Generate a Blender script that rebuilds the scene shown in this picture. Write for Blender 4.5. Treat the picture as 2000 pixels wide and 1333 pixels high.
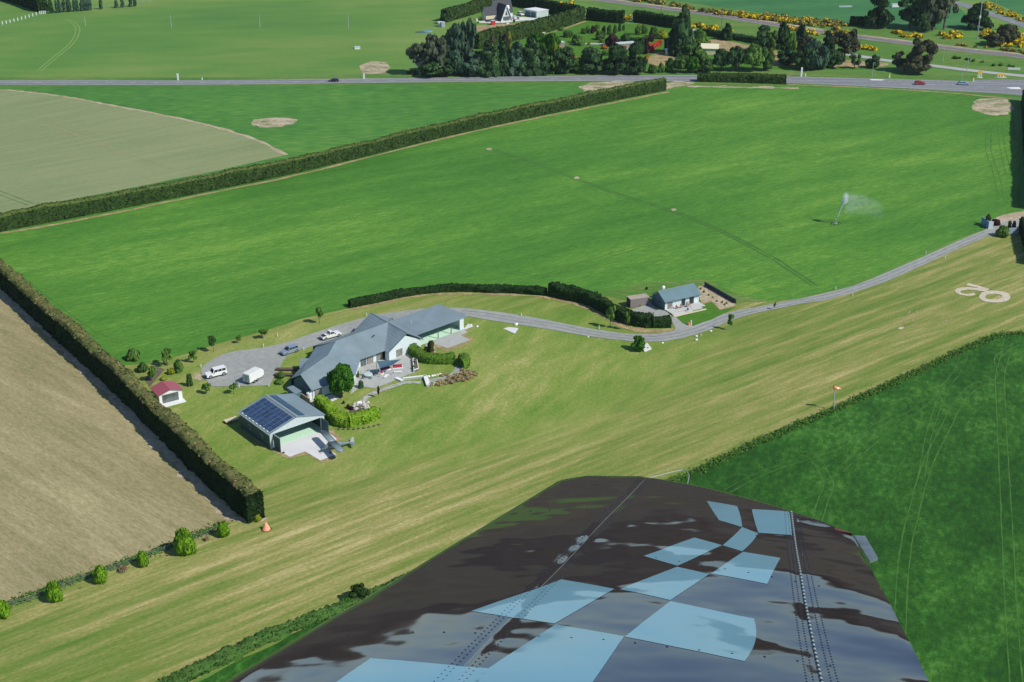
import bpy, bmesh, math, random
import numpy as np
from mathutils import Vector, Matrix, noise
R=math.radians
for o in list(bpy.data.objects): bpy.data.objects.remove(o)
SC=bpy.context.scene
C=SC.collection
# ------------------------------------------------------------------ camera, light, exposure
F=2600.0; TH=R(24.5); H=135.0
cd=bpy.data.cameras.new("camera"); cam=bpy.data.objects.new("camera",cd); C.objects.link(cam)
cam.location=(0,0,H); cam.rotation_euler=(R(90)-TH,0,0)
cd.sensor_width=36.0; cd.lens=36.0*F/2000.0; cd.clip_start=0.05; cd.clip_end=60000
SC.camera=cam
SUN_EL=45.0; SUN_AZ=R(-27.0)      # direction towards the sun, measured from +X
w=bpy.data.worlds.new("World"); SC.world=w; w.use_nodes=True
nt=w.node_tree; bg=nt.nodes["Background"]
sky=nt.nodes.new("ShaderNodeTexSky"); sky.sky_type='NISHITA'; sky.sun_disc=False
sky.sun_elevation=R(SUN_EL); sky.sun_rotation=R(90)-SUN_AZ
sky.altitude=300; sky.air_density=0.8; sky.dust_density=0.05; sky.ozone_density=3.0
nt.links.new(sky.outputs[0],bg.inputs[0]); bg.inputs[1].default_value=0.125
sd=bpy.data.lights.new("sun",'SUN'); sd.energy=4.1; sd.angle=R(0.5); sd.color=(1.0,0.955,0.87)
so=bpy.data.objects.new("sun",sd); C.objects.link(so)
sv=Vector((math.cos(SUN_AZ)*math.cos(R(SUN_EL)),math.sin(SUN_AZ)*math.cos(R(SUN_EL)),math.sin(R(SUN_EL))))
so.rotation_euler=sv.to_track_quat('Z','Y').to_euler()
SC.view_settings.view_transform='Standard'; SC.view_settings.look='None'
SC.view_settings.exposure=0.08; SC.view_settings.gamma=1.0
try: SC.view_settings.use_curve_mapping=False
except Exception: pass
SC.cycles.max_bounces=6; SC.cycles.transparent_max_bounces=16

# ------------------------------------------------------------------ helpers
def G(x,y,z=0.0):
    u=(x-1000)/F; v=-(y-666.5)/F
    d=Vector((u, math.cos(TH)+v*math.sin(TH), -math.sin(TH)+v*math.cos(TH)))
    return Vector((0,0,H))+d*((z-H)/d.z)
def ray(x,y):
    u=(x-1000)/F; v=-(y-666.5)/F
    return Vector((u, math.cos(TH)+v*math.sin(TH), -math.sin(TH)+v*math.cos(TH)))
def S(x,y,z=0.0):              # pixels per metre across the view, at a ground point
    p=G(x,y,z); return F/(p.y*math.cos(TH)+(H-z)*math.sin(TH))
def HT(x,yb,yt):               # height of something standing at (x,yb) and reaching up to row yt
    b=G(x,yb); d=ray(x,yt); t=b.y/d.y
    return max(0.2,H+d.z*t)
rnd=random.Random(7)
def link(o,parent=None):
    C.objects.link(o)
    if parent is not None: o.parent=parent
    return o
def tag(o,label=None,cat=None,group=None,kind=None):
    if label: o['label']=label
    if cat: o['category']=cat
    if group: o['group']=group
    if kind: o['kind']=kind
    return o
def thing(name,label,cat,loc=(0,0,0),rz=0.0,group=None):
    o=bpy.data.objects.new(name,None); link(o); o.location=loc; o.rotation_euler=(0,0,rz)
    o.empty_display_size=0.5
    return tag(o,label,cat,group)
class MB:
    def __init__(s): s.v=[]; s.f=[]; s.m=[]
    def add(s,vs,fs,m=0):
        n=len(s.v); s.v+= [tuple(a) for a in vs]; s.f+=[tuple(i+n for i in f) for f in fs]; s.m+=[m]*len(fs); return s
    def box(s,x0,x1,y0,y1,z0,z1,m=0,M=None):
        vs=[Vector(a) for a in((x0,y0,z0),(x1,y0,z0),(x1,y1,z0),(x0,y1,z0),(x0,y0,z1),(x1,y0,z1),(x1,y1,z1),(x0,y1,z1))]
        if M: vs=[M@a for a in vs]
        return s.add(vs,[(0,3,2,1),(4,5,6,7),(0,1,5,4),(1,2,6,5),(2,3,7,6),(3,0,4,7)],m)
    def prism(s,pts,z0,z1,m=0,M=None):
        n=len(pts); vs=[Vector((p[0],p[1],z0)) for p in pts]+[Vector((p[0],p[1],z1)) for p in pts]
        if M: vs=[M@a for a in vs]
        return s.add(vs,[tuple(range(n-1,-1,-1)),tuple(range(n,2*n))]+[(i,(i+1)%n,n+(i+1)%n,n+i) for i in range(n)],m)
    def xprism(s,pts,y0,y1,m=0,M=None,ty=0.0):   # profile (x,z) extruded along y
        n=len(pts); vs=[Vector((p[0],y0,p[1])) for p in pts]+[Vector((p[0],y1,p[1])) for p in pts]
        if M: vs=[M@a for a in vs]
        return s.add(vs,[tuple(range(n)),tuple(range(2*n-1,n-1,-1))]+[((i+1)%n,i,n+i,n+(i+1)%n) for i in range(n)],m)
    def tube(s,p0,p1,r0,r1=None,n=8,m=0,caps=True):
        p0=Vector(p0);p1=Vector(p1); r1=r0 if r1 is None else r1
        a=(p1-p0).normalized(); b=a.orthogonal().normalized(); c=a.cross(b)
        vs=[p0+(b*math.cos(t)+c*math.sin(t))*r0 for t in [2*math.pi*i/n for i in range(n)]]
        vs+=[p1+(b*math.cos(t)+c*math.sin(t))*r1 for t in [2*math.pi*i/n for i in range(n)]]
        fs=[(i,(i+1)%n,n+(i+1)%n,n+i) for i in range(n)]
        if caps: fs+=[tuple(range(n-1,-1,-1)),tuple(range(n,2*n))]
        return s.add(vs,fs,m)
    def ell(s,c,r,nu=10,nv=6,m=0,jit=0.0,rg=None):
        c=Vector(c); vs=[];fs=[]
        for j in range(nv+1):
            ph=math.pi*j/nv-math.pi/2
            for i in range(nu):
                t=2*math.pi*i/nu; k=1+(jit*(rg or rnd).uniform(-1,1) if jit else 0)
                vs.append(c+Vector((r[0]*math.cos(ph)*math.cos(t)*k,r[1]*math.cos(ph)*math.sin(t)*k,r[2]*math.sin(ph)*k)))
        for j in range(nv):
            for i in range(nu): fs.append((j*nu+i,j*nu+(i+1)%nu,(j+1)*nu+(i+1)%nu,(j+1)*nu+i))
        return s.add(vs,fs,m)
    def build(s,name,mats,parent=None,smooth=False,loc=None):
        me=bpy.data.meshes.new(name); me.from_pydata(s.v,[],s.f); me.update()
        if not isinstance(mats,(list,tuple)): mats=[mats]
        for a in mats: me.materials.append(a)
        if len(mats)>1: me.polygons.foreach_set('material_index',s.m)
        if smooth: me.polygons.foreach_set('use_smooth',[True]*len(me.polygons))
        o=bpy.data.objects.new(name,me); link(o,parent)
        if loc is not None: o.location=loc
        return o
def copy_tree(root,loc,rz=None,label=None,scale=None):
    c=root.copy(); C.objects.link(c); c.location=loc
    if rz is not None: c.rotation_euler=(0,0,rz)
    if scale is not None: c.scale=scale if hasattr(scale,'__len__') else (scale,)*3
    if label: c['label']=label
    for ch in list(root.children):
        d=ch.copy(); C.objects.link(d); d.parent=c
        for g in list(ch.children):
            e=g.copy(); C.objects.link(e); e.parent=d
    return c

# ------------------------------------------------------------------ materials
def newmat(name):
    m=bpy.data.materials.new(name); m.use_nodes=True
    nt=m.node_tree; b=nt.nodes["Principled BSDF"]; return m,nt,b
def lnk(nt,a,b): nt.links.new(a,b)
def coords(nt,ang=0.0,sc=(1,1,1)):
    tc=nt.nodes.new("ShaderNodeTexCoord"); o=tc.outputs['Object']
    if ang:
        vr=nt.nodes.new("ShaderNodeVectorRotate"); vr.rotation_type='Z_AXIS'; vr.inputs['Angle'].default_value=-ang
        lnk(nt,o,vr.inputs['Vector']); o=vr.outputs[0]
    vm=nt.nodes.new("ShaderNodeVectorMath"); vm.operation='MULTIPLY'; vm.inputs[1].default_value=sc
    lnk(nt,o,vm.inputs[0]); return vm.outputs[0]
def nz(nt,vec,detail=4,rough=0.55,dist=0.0):
    n=nt.nodes.new("ShaderNodeTexNoise"); n.inputs['Scale'].default_value=1.0; n.inputs['Detail'].default_value=detail
    n.inputs['Roughness'].default_value=rough; n.inputs['Distortion'].default_value=dist
    lnk(nt,vec,n.inputs['Vector']); return n.outputs['Fac']
def mth(nt,op,a,b=None):
    m=nt.nodes.new("ShaderNodeMath"); m.operation=op
    for i,x in enumerate((a,b)):
        if x is None: continue
        if hasattr(x,'is_linked') or hasattr(x,'links'): lnk(nt,x,m.inputs[i])
        else: m.inputs[i].default_value=x
    return m.outputs[0]
def ramp(nt,fac,stops):
    r=nt.nodes.new("ShaderNodeValToRGB"); e=r.color_ramp.elements
    while len(e)<len(stops): e.new(0.5)
    for i,(p,c) in enumerate(stops): e[i].position=p; e[i].color=(*c,1)
    lnk(nt,fac,r.inputs[0]); return r.outputs[0]
TINT={'crop':(1.04,1.18,.88),'crop_dark':(.74,1.0,.58),'pasture':(1.04,1.2,1.0),'cut_pasture':(.95,1.14,1.08),'stubble':(1.13,1.22,1.04),'airstrip_grass':(1.12,1.13,1.0),'lawn':(1.12,1.24,1.05),'crop_far':(1.3,1.25,1.1),'verge_grass':(1.1,1.2,1.05),'young_crop':(1.1,1.15,1.1)}
def mat_layers(name,stops,layers,ang=0.0,rough=0.95,bump=0.0,bsc=2.0,spec=0.25):
    """layers: (along, across, weight, detail) noise frequencies in 1/m, summed then coloured"""
    k=TINT.get(name,(1,1,1)); stops=[(p,tuple(a*q for a,q in zip(c,k))) for p,c in stops]
    m,nt,b=newmat(name); acc=None; tw=sum(l[2] for l in layers)
    for l in layers:
        n=nz(nt,coords(nt,ang,(l[0],l[1],max(l[0],l[1]))),l[3] if len(l)>3 else 4)
        t=mth(nt,'MULTIPLY',n,l[2]/tw); acc=t if acc is None else mth(nt,'ADD',acc,t)
    lnk(nt,ramp(nt,acc,stops),b.inputs['Base Color'])
    b.inputs['Roughness'].default_value=rough; b.inputs['Specular IOR Level'].default_value=spec
    if bump:
        bn=nt.nodes.new("ShaderNodeBump"); bn.inputs['Strength'].default_value=bump; bn.inputs['Distance'].default_value=0.3
        lnk(nt,nz(nt,coords(nt,ang,(bsc,bsc,bsc)),3),bn.inputs['Height']); lnk(nt,bn.outputs[0],b.inputs['Normal'])
    return m
def flat(name,col,rough=0.6,var=0.12,sc=1.5,metal=0.0,spec=0.5,ang=0.0,coat=0.0,alpha=None):
    m,nt,b=newmat(name); lo=tuple(max(0,c*(1-var)) for c in col); hi=tuple(min(1,c*(1+var)) for c in col)
    lnk(nt,ramp(nt,nz(nt,coords(nt,ang,(sc,sc,sc)),4),[(0.3,lo),(0.7,hi)]),b.inputs['Base Color'])
    b.inputs['Roughness'].default_value=rough; b.inputs['Metallic'].default_value=metal
    b.inputs['Specular IOR Level'].default_value=spec; b.inputs['Coat Weight'].default_value=coat
    return m
LG={'blue_green_needles':1.35,'gum_leaves':1.3,'mid_green_leaves':1.25,'light_green_leaves':1.15,'olive_gum_leaves':1.2,'deep_green_needles':1.15}
def leafmat(name,stops,sheen=0.0,nsc=0.35,trans=True):
    """stops: colours picked per leaf clump (random per island) mixed with a soft noise"""
    m,nt,b=newmat(name)
    g=nt.nodes.new("ShaderNodeNewGeometry"); n=nz(nt,coords(nt,0,(nsc,nsc,nsc)),3)
    f=mth(nt,'ADD',mth(nt,'MULTIPLY',g.outputs['Random Per Island'],0.55),mth(nt,'MULTIPLY',n,0.45))
    stops=[tuple(q*LG.get(name,1.0) for q in c) for c in stops]; k=len(stops); lnk(nt,ramp(nt,f,[(0.18+0.64*i/(k-1),c) for i,c in enumerate(stops)]),b.inputs['Base Color'])
    b.inputs['Roughness'].default_value=0.9; b.inputs['Specular IOR Level'].default_value=0.06
    if trans:
        b.inputs['Subsurface Weight'].default_value=0.0
    return m
def rdir(a,b): v=G(*b)-G(*a); return math.atan2(v.y,v.x)
A_STRIP=rdir((300,1190),(1500,735)); A_CROP=rdir((430,372),(1303,178)); A_BROWN=rdir((0,565),(440,1000))
M={}
M['pasture']=mat_layers('pasture',[(0.32,(0.07,0.155,0.035)),(0.47,(0.10,0.19,0.04)),(0.56,(0.145,0.21,0.05)),(0.68,(0.19,0.235,0.075))],[(0.006,0.012,.5),(0.03,0.09,.3),(0.5,1.2,.2)],R(8),bump=.15)
M['crop']=mat_layers('crop',[(0.37,(0.034,0.112,0.016)),(0.46,(0.055,0.158,0.022)),(0.53,(0.085,0.200,0.030)),(0.59,(0.155,0.265,0.046))],[(0.007,0.016,.34,5),(0.03,0.16,.20),(0.30,1.3,.26),(1.6,3.0,.20)],A_CROP-R(8),bump=.35,bsc=1.6)
M['crop_dark']=mat_layers('crop_dark',[(0.40,(0.012,0.052,0.007)),(0.475,(0.023,0.082,0.011)),(0.53,(0.038,0.118,0.017)),(0.60,(0.095,0.20,0.046))],[(0.02,0.035,.28),(0.10,0.17,.24),(0.5,0.8,.30),(2.0,2.8,.18)],R(70),bump=.5,bsc=1.3)
M['crop_far']=mat_layers('crop_far',[(0.32,(0.03,0.11,0.02)),(0.5,(0.05,0.165,0.028)),(0.66,(0.10,0.22,0.04))],[(0.01,0.02,.4),(0.15,0.5,.6)],R(10),bump=.2)
M['teal']=mat_layers('young_crop',[(0.32,(0.03,0.115,0.035)),(0.5,(0.04,0.145,0.045)),(0.66,(0.06,0.18,0.055))],[(0.008,0.03,.6),(0.1,0.3,.4)],R(20))
M['strip']=mat_layers('airstrip_grass',[(0.37,(0.070,0.150,0.022)),(0.45,(0.125,0.185,0.035)),(0.50,(0.185,0.215,0.055)),(0.55,(0.275,0.255,0.095)),(0.63,(0.46,0.39,0.20))],[(0.007,0.03,.24,3),(0.016,0.36,.34,5),(0.10,0.9,.22),(1.2,2.6,.20)],A_STRIP,bump=.2,bsc=1.5)
M['lawn']=mat_layers('lawn',[(0.36,(0.085,0.165,0.022)),(0.46,(0.145,0.205,0.036)),(0.54,(0.215,0.235,0.06)),(0.64,(0.37,0.31,0.14))],[(0.03,0.05,.35,4),(0.09,0.3,.30),(1.0,2.0,.35)],A_STRIP+R(25),bump=.2)
def blend_lawn(m):
    nt=m.node_tree; b=nt.nodes['Principled BSDF']; src=b.inputs['Base Color'].links[0].from_socket
    acc=None; L_=[(0.03,0.05,.35,4),(0.09,0.3,.30,4),(1.0,2.0,.35,4)]
    for l in L_:
        t=mth(nt,'MULTIPLY',nz(nt,coords(nt,A_STRIP+R(25),(l[0],l[1],l[1])),4),l[2]); acc=t if acc is None else mth(nt,'ADD',acc,t)
    k=TINT['lawn']; lw=ramp(nt,acc,[(p,tuple(a*q for a,q in zip(c,k))) for p,c in LAWN])
    tc=nt.nodes.new("ShaderNodeTexCoord"); sb=nt.nodes.new("ShaderNodeVectorMath"); sb.operation='SUBTRACT'; sb.inputs[1].default_value=(-22,276,0); lnk(nt,tc.outputs['Object'],sb.inputs[0])
    vr=nt.nodes.new("ShaderNodeVectorRotate"); vr.rotation_type='Z_AXIS'; vr.inputs['Angle'].default_value=-R(22); lnk(nt,sb.outputs[0],vr.inputs['Vector'])
    sc=nt.nodes.new("ShaderNodeVectorMath"); sc.operation='MULTIPLY'; sc.inputs[1].default_value=(1/78,1/44,0); lnk(nt,vr.outputs[0],sc.inputs[0])
    ln=nt.nodes.new("ShaderNodeVectorMath"); ln.operation='LENGTH'; lnk(nt,sc.outputs[0],ln.inputs[0])
    f=mth(nt,'ADD',ln.outputs['Value'],mth(nt,'MULTIPLY',nz(nt,coords(nt,A_STRIP,(0.02,0.25,.25)),4),.9))
    mr=nt.nodes.new("ShaderNodeMapRange"); mr.inputs['From Min'].default_value=1.15; mr.inputs['From Max'].default_value=1.55; mr.inputs['To Min'].default_value=1; mr.inputs['To Max'].default_value=0; lnk(nt,f,mr.inputs['Value'])
    mx=nt.nodes.new("ShaderNodeMix"); mx.data_type='RGBA'; lnk(nt,mr.outputs[0],mx.inputs[0]); lnk(nt,src,mx.inputs[6]); lnk(nt,lw,mx.inputs[7]); lnk(nt,mx.outputs[2],b.inputs['Base Color'])
LAWN=[(0.36,(0.085,0.165,0.022)),(0.46,(0.145,0.205,0.036)),(0.54,(0.215,0.235,0.06)),(0.64,(0.37,0.31,0.14))]
blend_lawn(M['strip'])
M['lawn_green']=mat_layers('watered_lawn',[(0.35,(0.05,0.15,0.01)),(0.65,(0.085,0.21,0.018))],[(0.3,0.5,.6),(3,3,.4)],0.3)
M['brown']=mat_layers('stubble',[(0.32,(0.15,0.155,0.06)),(0.44,(0.235,0.19,0.105)),(0.54,(0.31,0.245,0.15)),(0.66,(0.41,0.345,0.20))],[(0.02,0.06,.30),(0.05,0.5,.30),(0.6,2.4,.40)],A_BROWN+R(12),bump=.3)
M['tan']=mat_layers('cut_pasture',[(0.33,(0.17,0.205,0.085)),(0.47,(0.235,0.235,0.11)),(0.58,(0.28,0.26,0.13)),(0.68,(0.34,0.29,0.16))],[(0.01,0.03,.35),(0.03,0.35,.35),(0.5,1.0,.30)],R(38),bump=.15)
M['verge']=mat_layers('verge_grass',[(0.33,(0.05,0.13,0.02)),(0.5,(0.085,0.17,0.028)),(0.62,(0.16,0.19,0.06)),(0.7,(0.28,0.22,0.13))],[(0.02,0.1,.5),(0.3,0.9,.5)],R(-4),bump=.3)
M['dry']=mat_layers('dry_grass',[(0.34,(0.17,0.18,0.06)),(0.5,(0.33,0.25,0.12)),(0.64,(0.50,0.38,0.22))],[(0.3,0.3,.5),(1.5,1.5,.5)])
M['bare']=mat_layers('bare_soil',[(0.34,(0.27,0.22,0.13)),(0.5,(0.42,0.34,0.22)),(0.64,(0.55,0.47,0.34))],[(0.15,0.15,.5),(0.9,0.9,.5)],bump=.4)
M['patch']=mat_layers('worn_soil_patch',[(0.40,(0.12,0.20,0.05)),(0.46,(0.30,0.27,0.15)),(0.54,(0.44,0.37,0.25)),(0.64,(0.58,0.50,0.37))],[(0.12,0.25,.55),(0.7,1.2,.45)],bump=.4)
M['bed']=mat_layers('garden_soil',[(0.38,(0.09,0.075,0.055)),(0.62,(0.17,0.14,0.10))],[(1,1,.5),(4,4,.5)])
M['gravel']=mat_layers('gravel_drive',[(0.36,(0.27,0.28,0.255)),(0.5,(0.33,0.34,0.31)),(0.64,(0.40,0.41,0.37))],[(0.12,0.12,.35),(0.9,0.9,.35),(4,4,.30)],rough=.95)
M['drive']=mat_layers('farm_drive',[(0.36,(0.25,0.26,0.24)),(0.5,(0.31,0.32,0.295)),(0.66,(0.39,0.395,0.37))],[(0.05,0.05,.3),(0.8,0.8,.4),(4,4,.3)],R(30))
M['wheel']=mat_layers('drive_wear',[(0.4,(0.19,0.20,0.20)),(0.6,(0.29,0.30,0.285))],[(0.3,0.3,.5),(2,2,.5)])
M['road']=mat_layers('chipseal_road',[(0.36,(0.165,0.175,0.185)),(0.5,(0.21,0.22,0.23)),(0.64,(0.27,0.28,0.285))],[(0.01,0.4,.6),(0.6,0.6,.4)],R(-1))
M['lane']=mat_layers('gravel_lane',[(0.36,(0.33,0.34,0.33)),(0.64,(0.46,0.46,0.44))],[(0.05,0.4,.5),(1,1,.5)],R(-20))
M['ballast']=mat_layers('rail_ballast',[(0.36,(0.17,0.155,0.15)),(0.64,(0.30,0.27,0.255))],[(0.1,0.6,.5),(1.5,1.5,.5)],R(-25),bump=.5)
M['rail']=flat('rail_steel',(0.10,0.075,0.065),.5)
M['paint']=flat('road_paint',(0.75,0.75,0.72),.7)
M['numeral']=mat_layers('numeral_gravel',[(0.36,(0.42,0.37,0.25)),(0.5,(0.55,0.49,0.36)),(0.64,(0.66,0.60,0.47))],[(1,1,.5),(5,5,.5)])
M['concrete']=mat_layers('concrete',[(0.36,(0.60,0.60,0.585)),(0.64,(0.71,0.71,0.69))],[(0.3,0.3,.6),(3,3,.4)],rough=.8)
M['paving']=mat_layers('paving',[(0.36,(0.37,0.385,0.35)),(0.64,(0.45,0.465,0.43))],[(0.6,0.6,.6),(3,3,.4)],A_STRIP,rough=.85)
M['floor_green']=flat('painted_green_floor',(0.56,0.80,0.60),.55,.05)
M['flag']=mat_layers('flagstones',[(0.40,(0.26,0.27,0.25)),(0.5,(0.38,0.38,0.35)),(0.60,(0.50,0.49,0.45))],[(1.6,1.6,.7),(6,6,.3)])
M['track']=mat_layers('wheel_track',[(0.36,(0.035,0.115,0.016)),(0.64,(0.085,0.20,0.034))],[(0.3,0.3,.5),(2,2,.5)])
M['track_pale']=mat_layers('pale_wheel_track',[(0.36,(0.17,0.30,0.07)),(0.64,(0.24,0.35,0.10))],[(0.3,0.3,.5),(2,2,.5)])
M['track_dk']=mat_layers('wheel_track_dark',[(0.38,(0.042,0.130,0.022)),(0.62,(0.072,0.185,0.032))],[(0.3,0.3,.5),(2,2,.5)])
def ridged(name,col,ang,pitch,rough=0.45,var=.06,dist=0.02,spec=.5):
    m,nt,b=newmat(name); v=coords(nt,ang,(1,1,1))
    wv=nt.nodes.new("ShaderNodeTexWave"); wv.wave_type='BANDS'; wv.bands_direction='X'; wv.inputs['Scale'].default_value=0.314/pitch
    lnk(nt,v,wv.inputs['Vector'])
    bn=nt.nodes.new("ShaderNodeBump"); bn.inputs['Strength'].default_value=.5; bn.inputs['Distance'].default_value=dist
    lnk(nt,wv.outputs['Fac'],bn.inputs['Height']); lnk(nt,bn.outputs[0],b.inputs['Normal'])
    lo=tuple(c*(1-var) for c in col); hi=tuple(c*(1+var) for c in col)
    lnk(nt,ramp(nt,nz(nt,coords(nt,ang,(.25,.25,.25)),4),[(0.3,lo),(0.7,hi)]),b.inputs['Base Color'])
    b.inputs['Roughness'].default_value=rough; b.inputs['Specular IOR Level'].default_value=spec
    return m
M['roof']=ridged('grey_roof',(0.195,0.255,0.275),A_STRIP,.75,var=.12,dist=.05)
M['roof2']=ridged('green_grey_roof',(0.125,0.205,0.225),A_STRIP,.75,var=.12,dist=.05)
M['roof_red']=ridged('red_roof',(0.36,0.085,0.10),A_STRIP,.4)
M['roof_black']=flat('black_shingle',(0.055,0.058,0.065),.8,.3,2)
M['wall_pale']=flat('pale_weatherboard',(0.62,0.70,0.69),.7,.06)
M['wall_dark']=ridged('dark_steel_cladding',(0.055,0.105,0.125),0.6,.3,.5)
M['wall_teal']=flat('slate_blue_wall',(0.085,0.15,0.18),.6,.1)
M['fascia']=flat('dark_fascia',(0.06,0.095,0.10),.5)
M['white']=flat('white_paint',(0.78,0.79,0.77),.5,.05)
M['trim']=flat('pale_metal_trim',(0.52,0.60,0.60),.5,.05)
M['glass']=flat('window_glass',(0.10,0.11,0.10),.12,.5,.8,spec=.8)
M['curtain']=flat('curtained_window',(0.24,0.23,0.19),.3,.3,.7)
M['dark']=flat('dark_interior',(0.025,0.035,0.035),.8)
M['black']=flat('black_plastic',(0.02,0.02,0.022),.5)
M['tyre']=flat('tyre_rubber',(0.02,0.02,0.02),.9)
M['rim']=flat('alloy_rim',(0.45,0.46,0.47),.35,metal=.6)
M['solar']=flat('solar_cell',(0.035,0.07,0.145),.18,.4,.8,spec=.7)
M['solar2']=flat('dark_solar_cell',(0.015,0.045,0.075),.18,.4,.8,spec=.7)
M['alu']=flat('aluminium',(0.42,0.48,0.49),.45,.06,metal=.2)
M['wood']=flat('weathered_wood',(0.30,0.24,0.17),.8,.25)
M['deck']=flat('pale_deck',(0.52,0.51,0.49),.75,.12,3)
M['timber']=flat('new_timber',(0.66,0.56,0.37),.7,.1)
M['bark']=flat('bark',(0.14,0.11,0.08),.9,.35,3)
M['bark_pale']=flat('pale_bark',(0.38,0.33,0.26),.9,.2,3)
M['brownbox']=ridged('brown_container',(0.215,0.185,0.18),A_STRIP,.3,.6)
M['charcoal']=flat('charcoal_boards',(0.045,0.055,0.07),.7,.2,2)
M['pine_brown']=flat('dark_brown_stain',(0.055,0.035,0.03),.7,.2)
M['red']=flat('red_fabric',(0.36,0.035,0.05),.85,.12)
M['orange']=flat('orange_plastic',(0.85,0.24,0.07),.6,.1)
M['orange_pale']=flat('faded_orange_canvas',(0.88,0.36,0.20),.8,.08)
M['yellow']=flat('yellow_paint',(0.78,0.48,0.03),.6)
M['cream']=flat('cream_render',(0.70,0.66,0.46),.8,.05)
M['boulder']=mat_layers('limestone',[(0.36,(0.34,0.32,0.27)),(0.64,(0.62,0.60,0.54))],[(1.5,1.5,.5),(6,6,.5)])
M['bluewall']=flat('blue_grey_render',(0.16,0.27,0.38),.8,.05)
M['bluewall2']=flat('grey_blue_render',(0.30,0.39,0.43),.8,.05)
M['sail']=flat('blue_shade_cloth',(0.045,0.105,0.155),.8,.08)
M['poolblue']=flat('blue_pool_cover',(0.08,0.32,0.75),.5,.1)
M['post']=flat('pole_grey',(0.40,0.42,0.42),.7)
M['darkpost']=flat('dark_pole',(0.16,0.15,0.13),.8)
M['redpaint']=flat('red_paint',(0.55,0.03,0.025),.5)
# ------------------------------------------------------------------ ground sheets
from mathutils.geometry import tessellate_polygon
def cr(pts,n=6,closed=False):
    out=[];N=len(pts)
    for i in range(N if closed else N-1):
        if closed: a,b,c,d=[Vector(pts[(i+k)%N]) for k in(-1,0,1,2)]
        else: a=Vector(pts[max(i-1,0)]);b=Vector(pts[i]);c=Vector(pts[i+1]);d=Vector(pts[min(i+2,N-1)])
        for k in range(n):
            t=k/n; out.append(.5*((2*b)+(c-a)*t+(2*a-5*b+4*c-d)*t*t+(3*b-a-3*c+d)*t*t*t))
    if not closed: out.append(Vector(pts[-1]))
    return out
def sheet(name,px,z,mat,jit=0.0,seg=0,smooth=0,world=False,label=None,kind='structure'):
    pts=[Vector((p[0],p[1])) if world else G(p[0],p[1]).to_2d() for p in px]
    if smooth: pts=cr(pts,smooth,True)
    if seg:
        o=[]
        for a,b in zip(pts,pts[1:]+pts[:1]):
            n=max(1,int((b-a).length/seg))
            for k in range(n): o.append(a.lerp(b,k/n))
        pts=o
    if jit: pts=[p+Vector((rnd.uniform(-jit,jit),rnd.uniform(-jit,jit))) for p in pts]
    vs=[(p.x,p.y,z) for p in pts]
    tri=tessellate_polygon([[Vector(v) for v in vs]])
    fs=[]
    for t in tri:
        a,b,c=[Vector(vs[i]) for i in t]
        if (b-a).cross(c-a).z<0: t=(t[0],t[2],t[1])
        fs.append(tuple(t))
    o=MB().add(vs,fs).build(name,mat)
    tag(o,label,None,None,kind); return o
_zc=[0]
def ribbon(name,px,width,z,mat,world=False,n=8,jit=0.0,kind='structure',off=0.0,label=None,dash=None):
    pts=[Vector((p[0],p[1])) if world else G(p[0],p[1]).to_2d() for p in px]
    _zc[0]+=1; z=z+0.0006*(_zc[0]%11) if name=="wheel_track" else z
    pts=cr(pts,n) if n>1 else pts
    b=MB(); L=[];Rr=[]
    for i,p in enumerate(pts):
        t=(pts[min(i+1,len(pts)-1)]-pts[max(i-1,0)]).normalized(); nn=Vector((-t.y,t.x))
        wv=width[0]+(width[1]-width[0])*i/(len(pts)-1) if hasattr(width,'__len__') else width
        q=p+nn*off
        L.append(q+nn*(wv/2+rnd.uniform(-jit,jit))); Rr.append(q-nn*(wv/2+rnd.uniform(-jit,jit)))
    if dash:
        # resample by arc length
        s=0; 
        for i in range(len(pts)-1):
            a,c=(L[i]+Rr[i])/2,(L[i+1]+Rr[i+1])/2; d=(c-a).length; t=(c-a)/max(d,1e-6); nn=Vector((-t.y,t.x))*(width/2)
            x=0
            while x<d:
                ph=(s+x)%sum(dash); st=min(d-x,(dash[0]-ph) if ph<dash[0] else sum(dash)-ph)
                st=max(st,0.05)
                if ph<dash[0]:
                    p0=a+t*x; p1=a+t*min(x+st,d)
                    b.add([(*(p0-nn),z),(*(p1-nn),z),(*(p1+nn),z),(*(p0+nn),z)],[(0,1,2,3)])
                x+=st
            s+=d
    else:
        vs=[(q.x,q.y,z) for q in Rr]+[(q.x,q.y,z) for q in L]; m=len(Rr)
        b.add(vs,[(i,i+1,m+i+1,m+i) for i in range(m-1)])
    o=b.build(name,mat); return tag(o,label,None,None,kind)

# base ground to the horizon
gb=MB(); BIG=26000
gb.add([(-BIG,-3000,0),(BIG,-3000,0),(BIG,BIG,0),(-BIG,BIG,0)],[(0,1,2,3)])
tag(gb.build('ground',M['pasture']),kind='structure')
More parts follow.
